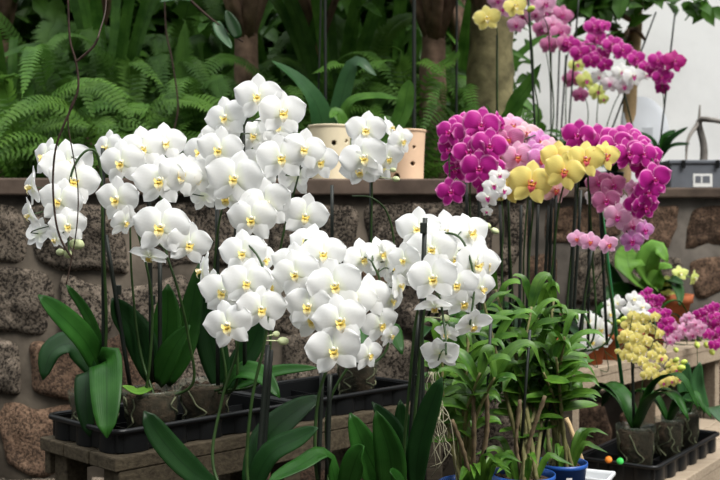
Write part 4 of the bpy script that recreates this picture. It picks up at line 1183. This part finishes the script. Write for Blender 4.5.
orchid('moth_orchid', 'faded rose moth orchid at the top against the white wall', BR(551, 5.20), ('black', .06, .12),
       [[(551, 140, 4.75), (550, 80, 4.73), (545, 40, 4.7), (550, 12, 4.68)]],
       [(540, 10, 24.1, 0, 5), (548, 14, 25.8, -5, 5), (562, 17, 25.8, 8, 0), (543, 30, 24.1, -10, 0), (552, 26, 24.1, 5, 0), (560, 34, 25.8, 10, 0), (549, 46, 22.4, 0, -8), (565, 44, 22.4, 10, -5)],
       'rose', mats=['rose', 'rose', 'rose', 'rose', 'pink', 'rose'], D0=4.66, ds=.45, spread=.14, stakes=[(551, 145, 551, 30, 4.76, 4.72), (556, 150, 560, 35, 4.76, 4.72)], **kw)
orchid('moth_orchid', 'magenta moth orchid at the back whose spray runs right along the white wall', BR(568, 5.10), ('black', .06, .12),
       [[(566, 140, 4.65), (566, 90, 4.63), (570, 50, 4.6), (600, 45, 4.58), (636, 60, 4.56), (645, 70, 4.55)]],
       [(594, 28, 24.1, 0, 5), (596, 40, 24.1, 5, 5), (605, 27, 15.5, 20, 5), (586, 50, 22.4, 0, 0), (570, 46, 24.1, -8, 4), (580, 54, 24.1, 0, 0), (600, 58, 22.4, 5, -5), (612, 46, 24.1, 0, 4), (622, 52, 24.1, 8, 0), (636, 60, 22.4, 10, 0), (645, 68, 17.2, 15, -5), (605, 66, 18.9, 0, -15), (591, 62, 20.6, 0, -12)],
       'magenta', D0=4.56, ds=.45, spread=.12, stakes=[(567, 150, 580, -20, 4.67, 4.6), (560, 150, 566, 55, 4.68, 4.64)], **kw)
orchid('moth_orchid', 'dark magenta moth orchid standing alone at the right against the white wall', BR(659, 4.95), ('black', .05, .10),
       [[(661, 140, 4.5), (664, 110, 4.49), (662, 70, 4.47), (670, 56, 4.46)]],
       [(662, 89, 17.2, 0, -20), (655, 72, 20.6, -10, -5), (666, 78, 18.9, 10, -5), (658, 62, 24.1, -8, 4), (661, 78, 22.4, 0, -5), (674, 63, 27.5, 10, 0)],
       'magenta', mats=['magenta', 'magenta', 'magenta', 'magenta', 'magenta', 'crimson'], D0=4.44, ds=.45, spread=.08, stakes=[(660, 145, 675, 13, 4.5, 4.46)], small=True, lip='lip_magenta', col='column_pink', group=GB, auto_leaves=0,
       leaves=[([(661, 158, 4.5), (670, 140, 4.46), (688, 127, 4.42)], 7, 'leaf_dark', strap), ([(660, 158, 4.5), (672, 146, 4.44), (690, 144, 4.38)], 7, 'leaf_dark', strap), ([(660, 158, 4.5), (652, 140, 4.48), (638, 132, 4.45)], 7, 'leaf_dark', strap), ([(660, 158, 4.5), (664, 138, 4.48), (676, 130, 4.47)], 7, 'leaf', strap)])
orchid('moth_orchid', 'white and blush moth orchid at the back under the magenta spray', BR(612, 5.05), ('black', .06, .12),
       [[(605, 140, 4.6), (612, 110, 4.58), (624, 88, 4.54), (640, 80, 4.52)], [(598, 140, 4.6), (598, 100, 4.58), (600, 84, 4.55)], [(632, 140, 4.6), (628, 110, 4.57), (622, 88, 4.54)]],
       [(599, 78, 18.9, -5, 0), (646, 76, 13.8, 20, 0), (610, 85, 20.6, -10, -4), (622, 74, 24.1, -5, 6), (624, 88, 20.6, 0, -10), (633, 78, 25.8, 6, 0)],
       'white', mats=['white', 'white', 'blush', 'white', 'blush'], D0=4.5, ds=.45, spread=.08, stakes=[(604, 150, 656, 12, 4.62, 4.5), (638, 150, 625, 95, 4.62, 4.57)], **kw)
orchid('moth_orchid', 'lime yellow moth orchid at the back, beneath the magenta spray', BR(586, 5.30), ('black', .06, .12),
       [[(586, 140, 4.85), (588, 110, 4.83), (582, 84, 4.8), (592, 94, 4.78)]],
       [(577, 66, 20.6, 0, 5), (572, 80, 22.4, -10, -5), (586, 82, 24.1, 5, 0), (597, 93, 20.6, 10, -5), (603, 100, 13.8, 10, -10), (580, 96, 18.9, 0, -10)],
       'lime', mats=['lime', 'rose', 'lime', 'lime'], D0=4.78, ds=.45, spread=.08, **kw)

# things on the right ledge
bx = P(693, 187, 4.74); LZ = RZ1 + .0005
t = empty('plastic_crate', V((bx.x, 4.74, LZ)), 'dark grey plastic box with a white label on the right ledge', 'box')
L_ = .058 * 4.4; hgt = P(0, 160, 4.69).z - LZ
mb = MB(); mb.box((-.125, -.055, 0), (.16, .10, hgt)); o = mb.build('box_body', M['grey_plastic'], t, loc=V((0, 0, 0)), smooth=False); bevel(o, .006)
mb = MB(); mb.box((-.133, -.062, hgt - .018), (.168, .107, hgt)); o = mb.build('lid', M['grey_plastic'], t, loc=V((0, 0, 0)), smooth=False); bevel(o, .004)
mb = MB(); mb.box((-.018, -.0565, hgt * .06), (.072, -.0552, hgt * .52)); lb = mb.build('label_plate', M['sticker'], t, loc=V((0, 0, 0)), smooth=False)
for (a, b_) in ((-.008, .018), (.026, .060)):
    mb = MB(); mb.box((a, -.0575, hgt * .20), (b_, -.0567, hgt * .44)); mb.build('printed_panel', M['grey_plastic'], lb, loc=V((0, 0, 0)), smooth=False)
for a in (-.075, .085):
    mb = MB(); mb.box((a, -.068, hgt * .70), (a + .018, -.0625, hgt)); bevel(mb.build('clip', M['black_plastic'], t, loc=V((0, 0, 0)), smooth=False), .002)
mb = MB(); c = P(646, 128, 5.6)
mb.lathe([(.001, .02), (.10, .016), (.145, 0), (.15, -.012), (.10, -.004), (.001, .004)], n=40, cap_bottom=False)
t = empty('round_panel', V((c.x, 5.6, BZR)), 'pale grey round dish leaning behind the magenta arch', 'dish')
o = mb.build('dish', M['pale_grey'], t, loc=V((0, 0, 0))); o.location = (0, 0, c.z - BZR); o.rotation_euler = (R(80), 0, R(15)); o.scale = (1.0, 1.25, 1)
mb = MB(); mb.box((-.03, -.01, 0), (.03, .03, c.z - BZR)); mb.build('stand', M['pale_grey'], t, loc=V((0, .02, 0)), smooth=False)
mb = MB()
t = empty('driftwood_branch', V((P(700, 180, 5.0).x, 5.0, BZR)), 'grey driftwood branch arching behind the plastic box at the right', 'branch')
b = t.location
mb.tube(smooth_path([V(b), P(704, 150, 5.0), P(699, 122, 5.0), P(712, 120, 4.95), P(730, 124, 4.9)], 20), [.022 - .0006 * k for k in range(21)], 8)
mb.tube(smooth_path([P(699, 122, 5.0), P(688, 140, 4.95), P(686, 165, 4.9)], 10), [.012 - .0008 * k for k in range(11)], 6)
mb.tube(smooth_path([P(699, 122, 5.0), P(700, 105, 5.0)], 4), [.008 - .001 * k for k in range(5)], 6)
mb.build('limb', M['branch_grey'], t)

# ================================================================== RIGHT STAND
def T2px(px, D, z): return V((P(px, 300, D).x, D, z))
GR = 'small orchids on the right stand'
ks = dict(small=True, cat='orchid', group=GR, stem_r=.0018)
pA = T2(.075, .085, SP1)
def sp_up(px, d, y0, y1, dx=0): return [(px, y0, d), (px + dx * .3, (y0 + y1) / 2, d), (px + dx, y1, d)]
D3 = 2.9
orchid('small_orchid', 'pale yellow many-flowered small orchid in a clear pot, front of the right tray', V((pA.x, pA.y, SP1)), ('clear', .060, .155),
       [[(632, 400, pA.y), (634, 360, pA.y - .02), (630, 335, pA.y - .03), (632, 318, pA.y - .03)], [(640, 400, pA.y), (646, 360, pA.y), (652, 345, pA.y - .02), (656, 330, pA.y - .03)]],
       [(655, 318, 14), (659, 335, 14), (656, 348, 14), (643, 320, 16), (628, 326, 16), (650, 330, 16), (623, 340, 14), (634, 318, 16), (637, 330, 18), (627, 336, 16), (646, 342, 16), (631, 348, 16), (625, 356, 16), (640, 352, 16), (652, 356, 14), (648, 368, 15), (636, 340, 18), (642, 362, 14), (651, 372, 13), (632, 359, 14), (618, 352, 8), (661, 352, 12), (646, 376, 14)],
       'pale_yellow', lip='lip_cream', D0=pA.y - .04, spread=.12, auto_leaves=6, auto_len=.17, auto_mat='leaf', leaf_rise=.12, stakes=[(634, 425, 632, 350, pA.y, pA.y - .02)], **ks)
pB = T2(.30, .06, SP1)
orchid('small_orchid', 'yellow small orchid with purple lips, second pot of the right tray', V((pB.x, pB.y, SP1)), ('clear', .046, .145),
       [[(676, 410, pB.y), (672, 385, pB.y - .03), (664, 368, pB.y - .06)]],
       [(661, 359, 16), (672, 366, 16), (658, 378, 15), (668, 376, 16), (676, 371, 14), (664, 384, 14), (672, 382, 14), (655, 368, 12), (679, 380, 12)],
       'pale_yellow', lip='lip_magenta', col='column_pink', D0=pB.y - .08, spread=.08, buds=[(681, 368, 9), (684, 362, 7), (676, 360, 7)], bud='bud_green', auto_leaves=4, auto_len=.16, auto_mat='leaf',
       leaves=[([(686, 408, pB.y), (684, 380, pB.y), (688, 362, pB.y)], 16, 'leaf_blue', oval)], **ks)
pC = T2(.47, .06, SP1)
orchid('small_orchid', 'small orchid without open flowers, last pot of the right tray', V((pC.x, pC.y, SP1)), ('clear', .046, .145),
       [[(702, 400, pC.y), (698, 370, pC.y), (697, 345, pC.y)]], [], 'pink', D0=pC.y, small=True, stem_r=.0018, group=GR, buds=[(680, 399, 6), (684, 394, 5)], bud='bud_pink', auto_leaves=2, auto_len=.15,
       leaves=[([(706, 412, pC.y), (697, 385, pC.y - .02), (700, 362, pC.y - .03)], 15, 'leaf_blue', oval), ([(712, 415, pC.y), (700, 405, pC.y - .12), (684, 399, pC.y - .15)], 10, 'leaf', lance), ([(700, 412, pC.y), (712, 408, pC.y - .12), (726, 425, pC.y - .2)], 17, 'leaf_blue', strap)])
for (px, py, mk, lab) in ((596, 447.5, 'orange_tag', 'round orange tag on the right tray rim'), (604, 449, 'green_tag', 'round green tag on the right tray rim, beside the orange tag')):
    c = T2(-.010, .10 if mk == 'green_tag' else .135, S1 + .055); mb = MB()
    mb.lathe([(.0085, 0), (.0105, .003), (.0105, .006), (.006, .009)], n=16, cap_top=True)
    o = mb.build('plant_tag', M[mk], loc=V((0, 0, 0))); o.location = V((c.x, c.y, S1 + .0615)); o.rotation_euler = (R(55), 0, R(-30)); tag(o, lab, 'tag')

# row on the raised shelf
def shelf(px, D): return V((P(px, 300, D).x, D, SP2))
def on_shelf(u, v=.08): return T3(u, .078, SP2)
def pxof(p): return 360 + F * p.x / p.y   # rough column of a shelf spot, to aim its flowers
orchid('small_orchid', 'small white orchid in a terracotta pot, left end of the raised shelf', on_shelf(.07), ('terracotta', .055, .10),
       [[(596, 375, 3.2), (594, 350, 3.16), (590, 330, 3.12)], [(606, 372, 3.2), (604, 345, 3.16), (602, 325, 3.12)]],
       [(582, 335, 26, -10, 0), (588, 322, 26, -5, 5), (600, 331, 28, 8, 0), (592, 343, 26, 0, -8), (584, 350, 20, -10, -10), (610, 315, 22, 10, 0), (604, 343, 18, 10, -10)],
       'white', lip='lip_yellow', D0=3.06, ds=0.12, spread=.1, auto_leaves=4, auto_len=.15, buds=[(624, 319, 8), (618, 322, 7)], bud='bud_green', **ks)
orchid('small_orchid', 'small white orchid with greenish flowers behind the yellow cluster', on_shelf(.24), ('terracotta', .06, .11),
       [[(626, 365, 3.35), (628, 330, 3.3), (632, 308, 3.26)]],
       [(617, 304, 20, -15, 5), (610, 306, 16, -10, 5), (634, 300, 20, 0, 8), (642, 308, 20, 15, 0), (630, 312, 20, 0, 0), (638, 318, 18, 5, -10), (644, 316, 16, 20, 0)],
       'white', kind='star', lip='lip_cream', D0=3.2, ds=0.14, spread=.08, auto_leaves=3, auto_len=.15, **ks)
orchid('small_orchid', 'magenta small orchid between the white and lilac ones on the raised shelf', on_shelf(.40), ('terracotta', .05, .09),
       [[(656, 350, 3.45), (654, 320, 3.42), (648, 302, 3.38)], [(662, 350, 3.45), (664, 330, 3.42)]],
       [(643, 298, 15), (650, 299, 15), (655, 306, 16), (647, 307, 15), (658, 313, 15), (661, 320, 16), (664, 327, 16), (668, 322, 15), (659, 300, 13), (653, 314, 14), (666, 314, 13), (669, 330, 12), (648, 292, 11)],
       'magenta', lip='lip_magenta', col='column_pink', D0=3.36, ds=0.14, spread=.08, auto_leaves=3, auto_len=.14, **ks)
orchid('small_orchid', 'lilac pink small orchid in the middle of the raised shelf row', on_shelf(.56), ('terracotta', .05, .09),
       [[(684, 345, 3.5), (682, 335, 3.46), (686, 325, 3.42)], [(692, 345, 3.5), (694, 335, 3.46)]],
       [(667, 334, 17), (674, 328, 16), (680, 335, 16), (685, 321, 16), (690, 328, 16), (684, 330, 16), (695, 325, 15), (698, 332, 15), (692, 336, 15), (676, 338, 14), (670, 342, 13), (702, 328, 12), (689, 318, 13)],
       'pink', kind='star', lip='lip_magenta', col='column_pink', D0=3.42, ds=0.22, spread=.08, auto_leaves=3, auto_len=.14, buds=[(697, 345, 8), (676, 350, 7)], bud='bud_green', **ks)
orchid('small_orchid', 'deep magenta small orchid at the right edge of the raised shelf', on_shelf(.76), ('terracotta', .05, .09),
       [[(712, 340, 3.6), (710, 330, 3.56), (708, 322, 3.52)], [(722, 340, 3.6), (720, 330, 3.56)]],
       [(700, 316, 17), (707, 313, 17), (714, 318, 17), (704, 324, 17), (711, 328, 17), (718, 324, 17), (716, 336, 17), (722, 332, 17), (708, 335, 15), (720, 344, 15), (725, 320, 16), (714, 308, 14), (714, 346, 14)],
       'magenta', lip='lip_magenta', col='column_pink', D0=3.52, ds=0.28, spread=.08, auto_leaves=3, auto_len=.14, buds=[(707, 345, 9), (712, 352, 8)], bud='bud_green', **ks)
# broad-leaved plant in terracotta, drooping yellow flowers
pX = V((P(662, 300, 4.22).x, 4.22, SP2))
mb = MB(); mb.box((pX.x - .08, pX.y - .09, 0), (pX.x + .14, pX.y + .11, .85)); o = mb.build('wooden_crate', M['wood_dark'], loc=V((pX.x, pX.y, 0)), smooth=False)
bevel(o, .004); tag(o, 'dark wooden block under the terracotta pots behind the small orchids', 'block')
pX = V((pX.x, pX.y, .8505))
big = empty('broad_leaf_orchid', pX, 'broad light-leaved orchid in a terracotta pot with drooping yellow flowers by the right wall', 'orchid')
add_pot(big, 'terracotta', .125, .15)
top = pX + V((0, 0, .13))
for pts, w, mk, *nn in (([(650, 310, 3.7), (636, 285, 3.65), (628, 262, 3.6), (626, 245, 4.18)], 32, 'leaf_light'), ([(655, 310, 3.7), (645, 275, 3.66), (655, 248, 3.62), (668, 262, 3.6)], 24, 'leaf_light'),
                   ([(655, 312, 3.7), (640, 295, 3.64), (616, 290, 3.6), (604, 300, 3.56)], 20, 'leaf'), ([(660, 310, 3.7), (672, 282, 3.66), (679, 292, 3.6), (680, 306, 3.55)], 12, 'leaf'),
                   ([(662, 310, 3.7), (668, 280, 3.66), (684, 284, 3.6)], 14, 'leaf'), ([(652, 312, 3.72), (630, 300, 3.72), (612, 275, 3.7), (608, 262, 3.7)], 16, 'leaf_dark'),
                   ([(655, 312, 3.7), (650, 290, 3.68), (660, 270, 3.66), (672, 268, 3.6)], 22, 'leaf_light')):
    w3 = [top] + [P(q[0], q[1], q[2] + .40) for q in pts[1:]]
    mb = MB(); mb.ribbon(w3, w * 4.2 / F, oval, nn[0] if nn else UPN, .22, 12, 6); solid(mb.build('leaf', M[mk], big), .002)
mb = MB(); mb.tube(smooth_path([top, P(664, 285, 4.15), P(676, 274, 4.1), P(692, 278, 4.08)], 14), .003, 6); mb.build('flower_stem', M['stem_light'], big)
for (x, y, yaw, pit, s) in ((668, 282, -30, -40, 18), (680, 273, 10, 20, 18), (694, 278, 50, -10, 18), (668, 293, -10, -60, 16)):
    o = bpy.data.objects.new('flower', small_blossom('lime', 'star', 1, 'lip_cream', 'column')); COL.objects.link(o); o.parent = big
    o.matrix_local = Matrix.Translation(P(x, y, 4.08) - pX) @ facing(yaw, pit, 0) @ Matrix.Scale(s * 4.08 / F, 4)

# ================================================================== LIGHT
w = bpy.data.worlds.new('sky'); SC.world = w; w.use_nodes = True
n = w.node_tree; n.nodes.clear()
out = n.nodes.new('ShaderNodeOutputWorld'); bg = n.nodes.new('ShaderNodeBackground')
tc = n.nodes.new('ShaderNodeTexCoord'); s = n.nodes.new('ShaderNodeSeparateXYZ')
n.links.new(tc.outputs['Generated'], s.inputs[0])
c = ramp(n, [(.0, (.02, .022, .02)), (.28, (.10, .105, .10)), (.58, (.55, .575, .59)), (1, (1.75, 1.8, 1.83))], s.outputs[2])
n.links.new(c, bg.inputs[0]); bg.inputs[1].default_value = 1.0
n.links.new(bg.outputs[0], out.inputs[0])
sd = bpy.data.lights.new('sun', 'SUN'); sd.energy = 2.2; sd.angle = R(25); sd.color = (1, .97, .92)
so = bpy.data.objects.new('sun', sd); COL.objects.link(so); so.rotation_euler = (R(25), R(30), 0)
SC.view_settings.view_transform = 'Standard'; SC.view_settings.look = 'None'; SC.view_settings.gamma = 1
SC.view_settings.use_curve_mapping = False
SC.view_settings.exposure = 0.9
